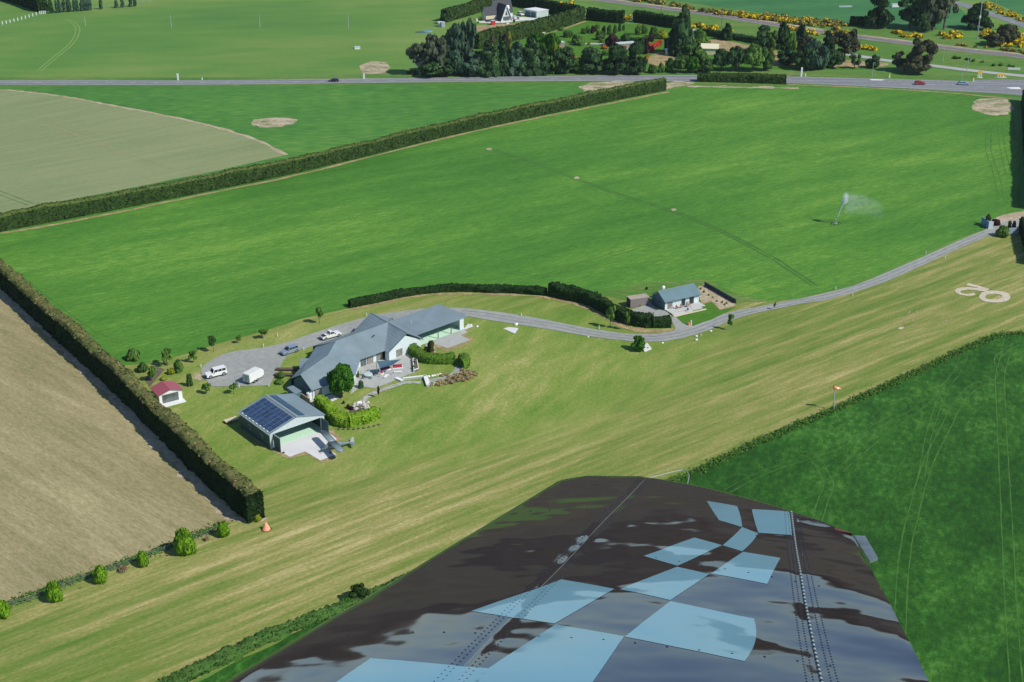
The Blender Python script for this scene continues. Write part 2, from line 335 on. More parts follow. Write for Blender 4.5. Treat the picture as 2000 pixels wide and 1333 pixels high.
# far country beyond the frame (seen only in reflections and from other positions)
FAR=mat_layers('far_country',[(0.36,(0.045,0.05,0.02)),(0.46,(0.10,0.085,0.045)),(0.53,(0.15,0.12,0.07)),(0.62,(0.07,0.12,0.035))],[(0.0006,0.0012,.6,3),(0.004,0.006,.4,2)],R(20))
b=MB(); N_=96
rr_=[880,2200,9000,22000]; vs=[]
for rad in rr_:
    for i in range(N_): a=2*math.pi*i/N_; vs.append((rad*math.cos(a)*(1+.08*math.sin(5*a)*.3 if rad==880 else 1),400+rad*math.sin(a)*(1+.06*math.sin(7*a)*.3 if rad==880 else 1),.01 if rad<22000 else .01))
b.add(vs,[(k*N_+i,(k+1)*N_+i,(k+1)*N_+(i+1)%N_,k*N_+(i+1)%N_) for k in range(3) for i in range(N_)]); tag(b.build('plain',FAR),kind='structure')
HILL=mat_layers('brown_hills',[(0.40,(0.035,0.035,0.025)),(0.60,(0.10,0.08,0.055))],[(0.0006,0.0006,.6),(0.004,0.004,.4)])
b=MB(); vs=[]; N_=240; K_=7
for i in range(N_+1):
    a=R(-20)+R(220)*i/N_
    for k in range(K_):
        rad=9000+900*k; u=k/(K_-1); hh=math.sin(math.pi*min(1,u*1.0))*(430+300*noise.noise(Vector((i*.06,0,3)))+260*noise.noise(Vector((i*.21,k*.8,7)))+90*noise.noise(Vector((i*.6,k,1))))
        vs.append((rad*math.cos(a),rad*math.sin(a),max(-5,hh-5)))
b.add(vs,[(i*K_+k,(i+1)*K_+k,(i+1)*K_+k+1,i*K_+k+1) for i in range(N_) for k in range(K_-1)]); tag(b.build('hills',HILL,None,True),kind='structure')
STRIP_R=[(-250,1590),(340,1350),(600,1225),(900,1105),(1300,948),(1363,920),(1496,857),(1629,801),(1737,752),(1842,703),(1900,676),(1947,656),(2000,651),(2300,560)]
STRIP_L=[(2300,560),(2300,430),(2060,450),(1995,455),(1927,456),(1921,452),(1800,504),(1668,559),(1560,585),(1480,590),(1442,580),(1380,548),(1280,552),(1190,572),(1100,572),(1000,568),(860,568),(685,602),(624,615),(560,632),(513,648),(420,673),(343,697),(289,711),(215,712),(225,760),(510,1010),(440,1018),(300,1078),(-20,1190),(-250,1290)]
sheet('airstrip',STRIP_R+STRIP_L,0.02,M['strip'],.25,6)
sheet('field',[(0,455),(430,372),(900,262),(1303,178),(1363,166),(1540,168),(1700,173),(1840,181),(1975,195),(1990,300),(1995,412),(1925,450),(1880,463),(1800,497),(1700,541),(1600,574),(1560,582),(1480,592),(1442,581),(1380,551),(1280,554),(1190,580),(1100,572),(1000,568),(860,569),(760,580),(690,601),(665,606),(624,616),(590,623),(560,633),(513,648),(420,673),(382,687),(343,697),(289,711),(225,715),(110,612),(0,520),(-60,475),(-60,468)],0.05,M['crop'],.25,4)
sheet('field',[(1300,948),(1363,922),(1496,859),(1629,803),(1737,754),(1842,705),(1947,657),(2000,652),(2300,565),(2300,1700),(-250,1900),(-250,1600),(340,1352),(600,1227),(900,1107)],0.05,M['crop_dark'],.35,3)
sheet('field',[(-900,430),(-60,480),(0,530),(150,690),(300,830),(450,1000),(470,1012),(440,1022),(300,1080),(120,1142),(0,1188),(-250,1280),(-900,1500)],0.05,M['brown'],.3,5)
sheet('field',[(-500,200),(-80,174),(0,176),(60,181),(130,190),(200,203),(350,232),(480,266),(560,303),(430,333),(0,418),(-500,500)],0.05,M['tan'],.3,6)
sheet('field',[(-900,168),(0,167),(620,165),(900,162),(1240,161),(1290,160),(1303,170),(900,262),(560,320),(430,372),(0,455),(-900,640)],0.04,M['crop_far'],.3,6)
sheet('field',[(1170,-12),(1400,19),(1512,36),(1640,48),(1750,52),(1880,57),(1925,58),(1870,14),(1780,-10),(1700,-30),(1100,-30)],0.04,M['teal'],.3,8)
sheet('field',[(1880,-20),(2000,30),(2200,90),(2400,60),(2100,-60)],0.045,M['teal'])
sheet('verge',[(-900,152),(0,151),(400,152),(800,145),(1130,140),(1369,138),(1540,140),(1700,143),(1850,146),(2000,150),(2300,165),(2300,215),(2000,190),(1840,181),(1700,173),(1540,168),(1363,165),(900,165),(400,169),(-900,171)],0.055,M['verge'],.4,6)
sheet('verge',[(1090,-8),(1350,58),(1470,80),(1662,112),(1821,133),(2000,155),(2300,200),(2300,120),(2000,100),(1800,60),(1600,40),(1400,14),(1276,-5)],0.058,M['verge'],.5,6)
# garden grounds beyond the highway
sheet('lawn',[(800,146),(935,82),(1068,64),(1144,40),(1214,46),(1313,53),(1350,64),(1470,84),(1662,112),(1730,125),(1700,136),(1369,136),(1090,142)],0.062,M['lawn_green'],.4,6)
sheet('dry_ground',[(1266,118),(1280,104),(1310,100),(1345,104),(1350,122),(1315,128),(1275,128)],0.075,M['dry'],.3,3,3)
sheet('dry_ground',[(1378,86),(1400,78),(1480,92),(1560,108),(1650,118),(1735,124),(1700,132),(1500,128),(1430,106)],0.07,M['dry'],.4,4,3)
sheet('dry_ground',[(945,50),(1000,46),(1045,45),(1030,56),(990,60),(935,62),(880,58),(890,52)],0.07,M['dry'],.3,3,3)
sheet('dry_ground',[(930,44),(1004,34),(1045,36),(1060,36),(1068,41),(1030,40),(985,45)],0.08,M['concrete'],.1,3,3)
ribbon('path',[(1115,86.5),(1150,86),(1181,86.5)],3.2,0.08,M['lane'])
sheet('path',[(1196,90),(1210,86),(1245,86),(1240,92),(1225,96),(1195,95)],0.08,M['gravel'],0,0,3)
for pts in ([(494,238),(520,232),(560,230),(580,236),(560,245),(520,250),(498,246)],[(700,130),(725,122),(750,123),(763,133),(750,143),(715,146),(703,140)],[(1138,166),(1180,160),(1240,161),(1200,176),(1160,183),(1140,180)],[(1305,161),(1352,162),(1330,168),(1304,175)],[(1905,200),(1925,193),(1972,197),(1974,220),(1945,226),(1915,222),(1898,213)],[(1360,168),(1540,171),(1540,174),(1360,171)]):
    sheet('bare_soil',pts,0.09,M['patch'],1.1,2.0,3)
for x,y in ((955,292),(1126,348),(1316,410)):
    sheet('bare_soil',[(x-6,y),(x,y-2.5),(x+6,y-1),(x+5,y+2),(x-3,y+2.5)],0.09,M['bare'],.2,1)
# highway
top=[(-900,160),(0,157.5),(390,157.5),(780,153.5),(1090,149.3),(1369,147.5),(1538,150),(1675,153.5),(1837,157.6),(2000,163),(2300,176)]
bot=[(-900,168),(0,166.5),(390,166.3),(780,162),(1090,159),(1369,159.5),(1538,163),(1675,169),(1837,177),(2000,187),(2300,210)]
b=MB(); tw=[G(*p).to_2d() for p in top]; bw=[G(*p).to_2d() for p in bot]
tw=cr(tw,6); bw=cr(bw,6); n=len(tw)
b.add([(p.x,p.y,.10) for p in bw]+[(p.x,p.y,.10) for p in tw],[(i,i+1,n+i+1,n+i) for i in range(n-1)])
tag(b.build('highway',M['road']),kind='structure')
def along(f): return [tw[i].lerp(bw[i],f) for i in range(n)]
ribbon('road_marking',along(.5),.15,.112,M['paint'],True,1,dash=(3,7))
ribbon('road_marking',along(.08),.14,.112,M['paint'],True,1)
ribbon('road_marking',along(.93),.14,.112,M['paint'],True,1)
sheet('road_marking',[(1698,155.5),(1730,156),(1722,158),(1702,157.6)],.112,M['paint'])
sheet('road_marking',[(1965,171.5),(1990,171),(1995,175),(1975,174.5)],.112,M['paint'])
# tar repair and side road
ribbon('road',[(1250,33),(1350,58.5),(1410,66),(1470,77),(1560,95),(1662,108),(1740,120),(1821,129),(1902,139),(2000,149),(2300,178)],4.6,.10,M['lane'],jit=.15)
ribbon('road',[(1700,-30),(1800,-8),(1870,7),(1903,17),(1935,28),(2000,50),(2150,110)],7.5,.10,M['road'],jit=.1)
sheet('road',[(1905,157),(1960,156),(2000,157),(2100,165),(2100,172),(2000,166),(1900,161.5)],.105,M['road'])
rl=[(1080,-14),(1170,0),(1276,14),(1400,31),(1512,49),(1610,64),(1675,73),(1805,89),(1902,101),(2000,112),(2300,160)]
ribbon('railway',rl,8,.11,M['ballast'],jit=.5)
ribbon('bare_soil',rl,2.0,.105,M['bare'],jit=.8,off=5)
for k,offv in enumerate((-.7,.7)):
    o=ribbon('rail',rl,.22,.16,M['rail'],off=offv)
# driveway
topd=[(1927,448),(1896,461),(1848,482),(1800,504),(1752,524),(1704,545),(1668,559),(1632,569),(1596,577),(1560,585),(1480,600),(1442,607),(1412,614),(1390,625),(1355,637),(1319,647),(1285,653),(1247,653.5),(1217,652),(1180,647),(1160,644),(1128,638),(1088,630),(1048,622),(1000,614),(940,606),(910,603),(880,602),(820,604),(780,609),(740,615),(700,624),(660,636),(610,652),(560,669.6),(513,680),(459,687),(436,693),(413,704),(397,716),(392,725),(396,735),(411,756)]
botd=[(467,755.6),(526,754),(544,722),(554,705),(560,698),(580,688),(602,680),(624,672),(658,662),(692,650),(760,632),(800,622),(850,612),(916,619),(940,623.5),(1000,633),(1048,640.5),(1096,648),(1144,657),(1192,663),(1240,668),(1270,668.5),(1300,667),(1330,662),(1360,653.5),(1390,643),(1420,630),(1450,619),(1480,611.5),(1560,595),(1608,588),(1663,573.6),(1728,552),(1800,519.6),(1860,492),(1920,466),(1932,460)]
sheet('driveway',topd+botd,0.10,M['drive'],.08,2.5)
ce=[(1927,456),(1860,485),(1800,512),(1728,543),(1663,566),(1608,581),(1560,590),(1480,605.5),(1440,615),(1400,629),(1360,645),(1310,657),(1260,661),(1200,657),(1144,649),(1096,639),(1048,631),(1000,624),(940,614),(900,610)]
ribbon('wheel_track',ce,.55,.112,M['wheel'],jit=.12,off=.8); ribbon('wheel_track',ce,.55,.112,M['wheel'],jit=.12,off=-.8)
sheet('driveway',[(1309,621),(1318,619),(1336,634),(1358,638),(1345,648),(1318,649),(1318,640)],0.095,M['gravel'],.05,2)
sheet('driveway',[(1233,606),(1262,596),(1270,592),(1285,606),(1300,606),(1311,619),(1312,622),(1280,626),(1255,620),(1232,612)],0.098,M['gravel'],.05,2)
sheet('driveway',[(1925,452),(1932,432),(1960,421),(2002,414),(2100,400),(2100,440),(2002,446),(1985,458),(1932,461)],0.09,M['gravel'],.1,3)
sheet('bare_soil',[(1935,430),(1960,420),(2002,413),(2100,398),(2100,412),(2003,427),(1965,433),(1940,440)],0.102,M['bare'],.2,3)
# hangar apron and surroundings (mown tan edge)
apron=[(537,876),(565,893),(596,883),(626,900),(656,889),(640,880),(660,860),(656,857),(622,836),(600,820)]
sheet('dry_ground',[(530,874),(566,898),(597,888),(627,904),(662,892),(648,880),(668,858),(656,846),(640,838),(560,850)],0.07,M['dry'],.3,1.2,2)
sheet('dry_ground',[(470,836),(462,832),(500,862),(535,884),(538,878)],0.072,M['dry'],.3,1.2,2)
sheet('apron',[(534,875.5),(566,893.5),(596,883),(626,900.5),(657,888.5),(641,879),(658,858),(640,845),(618,834)],0.11,M['concrete'])
# carport apron
sheet('dry_ground',[(838,690),(856,693),(850,678),(872,687),(925,666),(908,654),(916,648),(905,646),(840,667)],0.07,M['dry'],.2,1.5,2)
sheet('apron',[(828,668),(841,666),(896,646),(903,643),(914,650),(900,656),(918,665),(874,681.5),(853,674),(846,675),(851,689),(840,689),(832,680)],0.11,M['paving'])
sheet('apron',[(905,644),(915,633),(925,639),(908,645)],0.115,M['concrete'])
sheet('slab',[(983,643),(994,640),(1013,642),(1006,653)],0.12,M['concrete'])
# patio
sheet('patio',[(690,728),(692,745),(684,772),(704,757),(716,757),(731,760),(760,749),(790,736),(809,729),(807,703),(796,690),(770,690),(745,690),(712,704)],0.11,M['paving'])
sheet('patio',[(605,785),(630,776),(650,772),(664,778),(640,790),(612,795)],0.10,M['concrete'],.2,1)
ribbon('path',[(705,788),(712,781),(720,774),(736,766),(756,759),(777,752),(794,748),(822,748)],1.35,.10,M['flag'],jit=.12)
ribbon('path',[(836,746),(858,741),(876,737),(890,729),(896,717)],1.7,.10,M['gravel'],jit=.06)
sheet('garden_bed',[(846,752),(876,743),(893,735),(904,722),(930,726),(932,734),(905,744),(872,752)],.085,M['bed'],.2,1)
sheet('garden_bed',[(680,797),(705,789),(722,792),(722,804),(700,808),(683,806)],.085,M['bed'],.2,1)
sheet('garden_bed',[(283,742),(300,716),(322,722),(292,757)],.085,M['bed'],.1,1)
sheet('bare_soil',[(376,732),(386,729),(396,738),(392,744),(380,741)],.085,M['bare'],.3,.8)
sheet('bare_soil',[(1362,561),(1374,556),(1438,589),(1436,598),(1406,606),(1395,594),(1388,589),(1371,595),(1365,580)],.085,M['bare'],.08,1)
sheet('verge',[(1168,574),(1200,584),(1225,590),(1262,592),(1285,600),(1360,565),(1376,556),(1440,590),(1480,592),(1500,589),(1442,575),(1380,546),(1280,550),(1190,568)],.06,M['verge'],.8,3)
sheet('lawn',[(1320,622),(1368,596),(1390,592),(1406,607),(1440,600),(1412,615),(1388,627),(1356,637),(1339,635)],.09,M['lawn_green'],.1,1)
# tan strips at hedge feet
def strip(pts,wd=(1.2,1.2),m='dry',z=.08,jit=.35): ribbon('dry_grass',pts,wd,z,M[m],jit=jit,n=10)
strip([(0,457),(150,431),(430,374),(600,338),(900,263.5),(1100,221),(1306,180)],1.3)
strip([(0,568),(80,640),(160,712),(300,858),(400,960),(455,1008)],2.6,'bare',.07,.9)
strip([(440,1011),(470,1016),(500,1018),(520,1012)],1.3,'bare')
strip([(690,604),(720,598),(760,590),(800,581),(860,575),(960,575),(1064,580)],1.1)
strip([(1064,580),(1112,590),(1150,601),(1180,617),(1208,633),(1240,644),(1280,648),(1318,645)],2.3)
strip([(0,417),(0,418)],.2)
strip([(1540,166),(1700,172.5),(1840,181),(1975,194)],1.2)
strip([(-80,173),(0,176),(60,181),(130,190),(200,203),(350,232),(480,266),(560,303)],1.6,'bare',.075,.5)
strip([(802,148),(900,146),(1000,144),(1090,143),(1250,142)],1.4,'dry',.075,.6)
strip([(935,92),(1068,66),(1144,42)],1.4,'dry',.075,.4)
strip([(598,886),(610,893)],.2)
# wheel tracks in the crops
def pair(pts,gap=1.9,w=.3,m='track',z=.075,jit=.08,n=8):
    for s in(-.5,.5): ribbon('wheel_track',pts,w*.75,z,M[m],off=gap*s,jit=jit,n=n)
pair([(1968,668),(1962,700),(1953,735),(1955,800),(1960,900),(1968,1050),(1975,1200),(1985,1340)])
pair([(1985,672),(1948,700),(1955,720)],1.2,.3)
pair([(1948,745),(1905,755),(1870,790),(1845,840),(1815,900),(1790,980),(1765,1100),(1755,1300)])
pair([(1850,755),(1830,800),(1812,860),(1800,930)],1.2,.25)
pair([(1560,885),(1590,895),(1612,930),(1618,950),(1605,985),(1592,1030)])
pair([(1760,805),(1700,840),(1620,880),(1500,920),(1420,960)],1.4,.22)
pair([(1885,690),(1860,740),(1790,800),(1720,850),(1640,920)],1.6,.16)
pair([(965,294),(1060,325),(1126,350),(1220,384),(1316,414),(1400,448),(1500,500),(1590,558)],1.3,.85,'track_dk',jit=.25)
pair([(1060,540),(1150,512),(1300,470),(1420,452),(1530,440)],1.8,.25,'track')
pair([(990,530),(1060,541),(1130,520)],1.6,.25)
pair([(10,520),(90,585),(150,630),(200,660),(260,672)],1.8,.3)
pair([(340,690),(370,660),(420,645),(480,640),(540,630)],1.8,.25)
pair([(1935,240),(1930,290),(1945,340),(1955,390)],1.8,.3)
pair([(1952,240),(1958,290),(1970,340)],1.8,.3,'track_dk')
pair([(40,490),(170,400)],.1,.1)
pair([(-20,370),(60,400)],2.0,.35,'track_dk')
pair([(80,230),(200,285),(300,320),(420,345)],1.9,.4,'brown')
pair([(0,272),(120,262),(260,255)],1.9,.3,'brown')
pair([(75,140),(105,115),(140,85),(152,60),(143,45),(128,38)],1.9,.8,'track_pale')
pair([(405,140),(200,180)],.1,.1)
# runway numerals laid in pale gravel, read from the other end of the strip: 02
def z8(x,y): return (1560+x*.24,360+y*.24)
o1=[z8(*p) for p in((1468,925),(1485,890),(1540,872),(1620,872),(1690,885),(1719,910),(1718,935),(1690,955),(1620,966),(1550,965),(1495,950))]
i1=[z8(*p) for p in((1505,925),(1520,905),(1560,893),(1610,891),(1650,900),(1663,918),(1650,935),(1600,945),(1550,943),(1515,937))]
def ringsheet(name,outer,inner,z,mat):
    oo=cr([G(*p).to_2d() for p in outer],10,True); ii=cr([G(*p).to_2d() for p in inner],10,True)
    def res(l,n=90):
        c=sum(l,Vector((0,0)))/len(l); l=sorted([(math.atan2(p.y-c.y,p.x-c.x),p) for p in l],key=lambda a:a[0]); out=[]
        for k in range(n):
            a=-math.pi+2*math.pi*k/n
            out.append(min(l,key=lambda q:min(abs(q[0]-a),2*math.pi-abs(q[0]-a)))[1])
        return out
    oo=res(oo);ii=res(ii);n=len(oo)
    j=lambda p:(p.x+rnd.uniform(-.05,.05),p.y+rnd.uniform(-.05,.05),z)
    return tag(MB().add([j(p) for p in oo]+[j(p) for p in ii],[(i,(i+1)%n,n+(i+1)%n,n+i) for i in range(n)]).build(name,mat),kind='structure')
ringsheet('runway_numeral',o1,[(1942+(x-1942)*.86,580.5+(y-580.5)*.84) for x,y in i1],.11,M['numeral'])
two=[z8(*p) for p in((1362,826),(1378,808),(1440,823),(1552,856),(1520,878),(1470,872),(1440,866),(1380,862),(1330,866),(1312,876),(1325,892),(1370,897),(1405,894),(1425,888),(1442,902),(1410,912),(1360,912),(1310,903),(1275,885),(1270,866),(1290,850),(1340,843),(1400,843),(1445,847),(1470,851),(1425,838))]
sheet('runway_numeral',two,.11,M['numeral'],.06,.4)
def mk(p,q,w=.25): ribbon('ground_marking',[z8(*p),z8(*q)],w*.8,.09,M['dry'],n=9,jit=.12)
for p,q,wd in (((915,1015),(840,1165),.3),((975,1005),(950,1060),.2),((930,1080),(925,1120),.2),((1060,1060),(1160,1025),.2),((1190,1035),(1265,1012),.2),((1095,1083),(1150,1063),.35),((1020,1108),(1060,1100),.3),((860,1170),(960,1160),.2),((1215,1085),(1250,1103),.4),((1250,1103),(1190,1118),.4)): mk(p,q,wd)
sheet('ground_marking',[z8(*p) for p in((805,1180),(825,1165),(862,1168),(835,1185))],.092,M['numeral'])
# ------------------------------------------------------------------ foliage
L={}
L['hedge']=leafmat('hedge_leaves',[(0.012,0.030,0.009),(0.024,0.052,0.013),(0.042,0.078,0.018),(0.075,0.11,0.03)])
L['hedge_lit']=leafmat('lit_hedge_top',[(0.05,0.085,0.02),(0.085,0.125,0.03),(0.12,0.15,0.045)])  # lighter copy of the hedge leaves: sunlight on the top put into colour
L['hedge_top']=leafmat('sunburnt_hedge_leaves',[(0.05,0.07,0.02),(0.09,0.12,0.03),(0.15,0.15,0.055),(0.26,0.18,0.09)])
L['hedge_dark']=leafmat('dark_hedge_leaves',[(0.009,0.024,0.008),(0.018,0.045,0.012),(0.036,0.072,0.018)])
L['lime']=leafmat('lime_leaves',[(0.06,0.14,0.01),(0.12,0.24,0.015),(0.20,0.33,0.025),(0.27,0.38,0.04)])
L['limebush']=leafmat('bright_bush_leaves',[(0.06,0.15,0.01),(0.12,0.25,0.012),(0.20,0.36,0.02)])
L['box']=leafmat('box_leaves',[(0.05,0.11,0.015),(0.09,0.18,0.02),(0.15,0.24,0.035)])
L['green']=leafmat('green_leaves',[(0.02,0.075,0.008),(0.045,0.15,0.012),(0.085,0.22,0.02)])
L['mid']=leafmat('mid_green_leaves',[(0.022,0.055,0.012),(0.045,0.10,0.02),(0.08,0.15,0.035)])
L['light']=leafmat('light_green_leaves',[(0.045,0.10,0.02),(0.085,0.17,0.03),(0.14,0.23,0.05)])
L['dark']=leafmat('dark_conifer_needles',[(0.014,0.038,0.014),(0.028,0.066,0.022),(0.055,0.11,0.036)])
L['dkgreen']=leafmat('deep_green_needles',[(0.018,0.045,0.016),(0.038,0.082,0.028),(0.07,0.13,0.045)])
L['blue']=leafmat('blue_green_needles',[(0.025,0.05,0.03),(0.045,0.085,0.05),(0.075,0.125,0.08)])
L['gum']=leafmat('gum_leaves',[(0.04,0.05,0.03),(0.075,0.09,0.05),(0.12,0.135,0.085)])
L['gumdk']=leafmat('olive_gum_leaves',[(0.03,0.034,0.018),(0.06,0.064,0.032),(0.10,0.10,0.05)])
L['belt']=leafmat('shaded_belt_leaves',[(0.006,0.016,0.006),(0.012,0.03,0.008),(0.022,0.045,0.012)])  # near-black: the shade on the hedge's side is put into this leaf colour
L['purple']=leafmat('purple_leaves',[(0.018,0.010,0.012),(0.045,0.022,0.025),(0.08,0.04,0.04)])
L['ygreen']=leafmat('yellow_green_leaves',[(0.12,0.16,0.012),(0.24,0.28,0.02),(0.38,0.40,0.03)])
L['gold']=leafmat('gorse_flowers',[(0.05,0.07,0.015),(0.22,0.19,0.02),(0.72,0.50,0.012),(0.85,0.62,0.02)],nsc=.25)
L['gorse']=leafmat('gorse_green',[(0.04,0.065,0.02),(0.10,0.12,0.04),(0.24,0.20,0.06),(0.75,0.50,0.02)],nsc=.2)
L['orange']=leafmat('orange_flowers',[(0.10,0.12,0.02),(0.50,0.16,0.02),(0.65,0.25,0.02)])
L['redfl']=leafmat('red_leaves',[(0.20,0.02,0.015),(0.45,0.05,0.03),(0.60,0.09,0.05)])
L['tuss']=leafmat('tussock_blades',[(0.15,0.11,0.04),(0.33,0.26,0.11),(0.50,0.41,0.20)],nsc=1.5)
L['flax']=leafmat('bronze_flax_blades',[(0.10,0.06,0.04),(0.22,0.14,0.09),(0.36,0.27,0.15)],nsc=1.5)
L['sapling']=leafmat('sapling_leaves',[(0.05,0.12,0.015),(0.10,0.20,0.03),(0.16,0.27,0.05)])
L['grasstuft']=leafmat('rank_grass',[(0.035,0.11,0.015),(0.06,0.15,0.022),(0.10,0.18,0.035)])
L['cypress']=leafmat('cypress_needles',[(0.03,0.05,0.012),(0.07,0.09,0.02),(0.16,0.11,0.04)])
def npmesh(name,V,Q,mats,mi=None,T=None):
    me=bpy.data.meshes.new(name)
    V=np.asarray(V,dtype=np.float32); Q=np.asarray(Q,dtype=np.int32)
    me.vertices.add(len(V)); me.vertices.foreach_set('co',V.ravel())
    me.loops.add(Q.size); me.loops.foreach_set('vertex_index',Q.ravel())
    me.polygons.add(len(Q)); me.polygons.foreach_set('loop_start',np.arange(0,Q.size,4,dtype=np.int32))
    me.polygons.foreach_set('loop_total',np.full(len(Q),4,dtype=np.int32))
    for m in (mats if isinstance(mats,(list,tuple)) else [mats]): me.materials.append(m)
    if mi is not None: me.polygons.foreach_set('material_index',np.asarray(mi,dtype=np.int32))
    me.update(calc_edges=True); return me
def quads(P,N,size,rg,asp=1.0,spin=None):
    """leaf clump quads at P facing N"""
    n=len(P); N=N/np.maximum(np.linalg.norm(N,axis=1,keepdims=True),1e-6)
    r=rg.normal(size=(n,3)) if spin is None else spin
    A=np.cross(N,r); A/=np.maximum(np.linalg.norm(A,axis=1,keepdims=True),1e-6); B=np.cross(N,A)
    s=(size*rg.uniform(.6,1.3,size=(n,1))) if not hasattr(size,'shape') else size
    a=A*s*.5; b=B*s*.5*asp; k=N*s*.18
    V=np.stack([P-a-b+k,P+a-b-k,P+a+b+k,P-a+b-k],axis=1).reshape(-1,3)
    return V,np.arange(4*n).reshape(n,4)
def merge(parts):
    Vs=[];Qs=[];o=0
    for V,Q in parts: Vs.append(V);Qs.append(np.asarray(Q)+o);o+=len(V)
    return np.concatenate(Vs),np.concatenate(Qs)
def ellq(c,r,nu=10,nv=6,rg=None,jit=.12):
    V=[];Q=[]
    for j in range(nv+1):
        ph=math.pi*(j/nv-.5)
        for i in range(nu):
            t=2*math.pi*i/nu; k=1+rg.uniform(-jit,jit)
            V.append((c[0]+r[0]*math.cos(ph)*math.cos(t)*k,c[1]+r[1]*math.cos(ph)*math.sin(t)*k,c[2]+r[2]*math.sin(ph)))
    for j in range(nv):
        for i in range(nu): Q.append((j*nu+i,j*nu+(i+1)%nu,(j+1)*nu+(i+1)%nu,(j+1)*nu+i))
    return np.array(V),np.array(Q)
def blobs_leaves(bl,n,size,rg,core=.72,up=.25):
    parts=[]; w=np.array([b[1][0]*b[1][1] for b in bl]); w=w/w.sum()
    idx=rg.choice(len(bl),size=n,p=w); Cn=np.array([b[0] for b in bl])[idx]; Rr=np.array([b[1] for b in bl])[idx]
    d=rg.normal(size=(n,3)); d[:,2]+=up; d/=np.linalg.norm(d,axis=1,keepdims=True)
    P=Cn+d*Rr*rg.uniform(.78,1.12,size=(n,1)); N=d+rg.normal(size=(n,3))*.45
    parts.append(quads(P,N,size,rg))
    if core:
        for c,r in bl: parts.append(ellq(c,[a*core for a in r],8,5,rg))
    return merge(parts)
PROTO={}
def crown_proto(kind,var,full=1.0):
    """unit crown: radius about 1, height 1 (z from 0 at the ground to 1 at the top)"""
    rg=np.random.default_rng(100+var*7+sum(map(ord,kind))); bl=[]
    if kind=='round':
        for i in range(26):
            ph=rg.uniform(-.5,1.0)*math.pi/2; t=rg.uniform(0,2*math.pi); k=rg.uniform(.45,.74)
            bl.append(((k*math.cos(ph)*math.cos(t),k*math.cos(ph)*math.sin(t),.56+.34*k/.74*math.sin(ph)*1.05),(rg.uniform(.22,.36),)*2+(rg.uniform(.10,.16),)))
        bl.append(((0,0,.55),(.6,.6,.3)))
        V,Q=blobs_leaves(bl,int(2600*full),.13,rg)
    elif kind=='tree':   # taller lumpy broadleaf
        for i in range(30):
            z=rg.uniform(.15,.93); rr=math.sqrt(max(.05,1-((z-.5)/.52)**2)); t=rg.uniform(0,2*math.pi); k=rr*rg.uniform(.35,.78)
            bl.append(((k*math.cos(t),k*math.sin(t),z),(rg.uniform(.2,.38),)*2+(rg.uniform(.05,.10),)))
        V,Q=blobs_leaves(bl,int(2200*full),.13,rg,core=.7)
    elif kind=='conifer':
        nl=13
        for j in range(nl):
            z=.06+.90*j/(nl-1)*rg.uniform(.97,1.03); rr=.98*(1-(z-.02))**.62
            m=max(2,int(8*rr))
            for i in range(m):
                t=2*math.pi*(i+rg.uniform(-.3,.3))/m; k=rr*rg.uniform(.45,.85)
                bl.append(((k*math.cos(t),k*math.sin(t),min(z+rg.uniform(-.03,.03),.97)),(rg.uniform(.16,.28)*(.5+.6*rr),)*2+(.045,)))
        V,Q=blobs_leaves(bl,int(2300*full),.12,rg,core=.8,up=.5)
        V2,Q2=ellq((0,0,.38),(.5,.5,.40),10,7,rg); V,Q=merge([(V,Q),(V2,Q2)])
    elif kind=='pine':
        for i in range(34):
            z=rg.uniform(.12,.97); rr=1.0-.75*max(0,(z-.35)/.65)**1.2; t=rg.uniform(0,2*math.pi); k=rr*rg.uniform(.3,.75)
            bl.append(((k*math.cos(t),k*math.sin(t),min(z,.95)),(rg.uniform(.2,.34),)*2+(rg.uniform(.035,.06),)))
        V,Q=blobs_leaves(bl,int(2300*full),.13,rg,core=.75,up=.5)
    elif kind=='gum':
        for i in range(22):
            z=rg.uniform(.3,.94); rr=math.sqrt(max(.05,1-((z-.62)/.45)**2)); t=rg.uniform(0,2*math.pi); k=rr*rg.uniform(.3,.85)
            bl.append(((k*math.cos(t),k*math.sin(t),z),(rg.uniform(.16,.30),)*2+(rg.uniform(.05,.085),)))
        V,Q=blobs_leaves(bl,int(1900*full),.11,rg,core=.55)
    elif kind=='column':
        for i in range(18):
            z=rg.uniform(.08,.94); rr=.95*(1-.75*max(0,(z-.45)/.55)**1.5); t=rg.uniform(0,2*math.pi); k=rr*rg.uniform(.2,.6)
            bl.append(((k*math.cos(t),k*math.sin(t),z),(rg.uniform(.3,.45),)*2+(.07,)))
        V,Q=blobs_leaves(bl,int(900*full),.22,rg,core=.75)
    elif kind=='bush':
        for i in range(16):
            ph=rg.uniform(.0,1.0)*math.pi/2; t=rg.uniform(0,2*math.pi); k=rg.uniform(.5,.68)
            bl.append(((k*math.cos(ph)*math.cos(t),k*math.cos(ph)*math.sin(t),.15+.62*k/.68*math.sin(ph)),(rg.uniform(.25,.38),)*2+(rg.uniform(.18,.27),)))
        bl.append(((0,0,.35),(.72,.72,.42)))
        V,Q=blobs_leaves(bl,int(1500*full),.15,rg,core=.8)
    elif kind=='sapling':
        for i in range(9):
            z=rg.uniform(.42,.93); t=rg.uniform(0,2*math.pi); k=rg.uniform(.1,.7)
            bl.append(((k*math.cos(t),k*math.sin(t),z),(rg.uniform(.25,.4),)*2+(rg.uniform(.05,.10),)))
        V,Q=blobs_leaves(bl,int(230*full),.19,rg,core=0)
    V[:,2]=np.maximum(V[:,2],0.0)
    return V,Q
def crown_mesh(kind,var,mat,full=1.0):
    k=(kind,var,mat,full)
    if k not in PROTO:
        V,Q=crown_proto(kind,var,full); PROTO[k]=npmesh('crown',V,Q,L[mat])
    return PROTO[k]
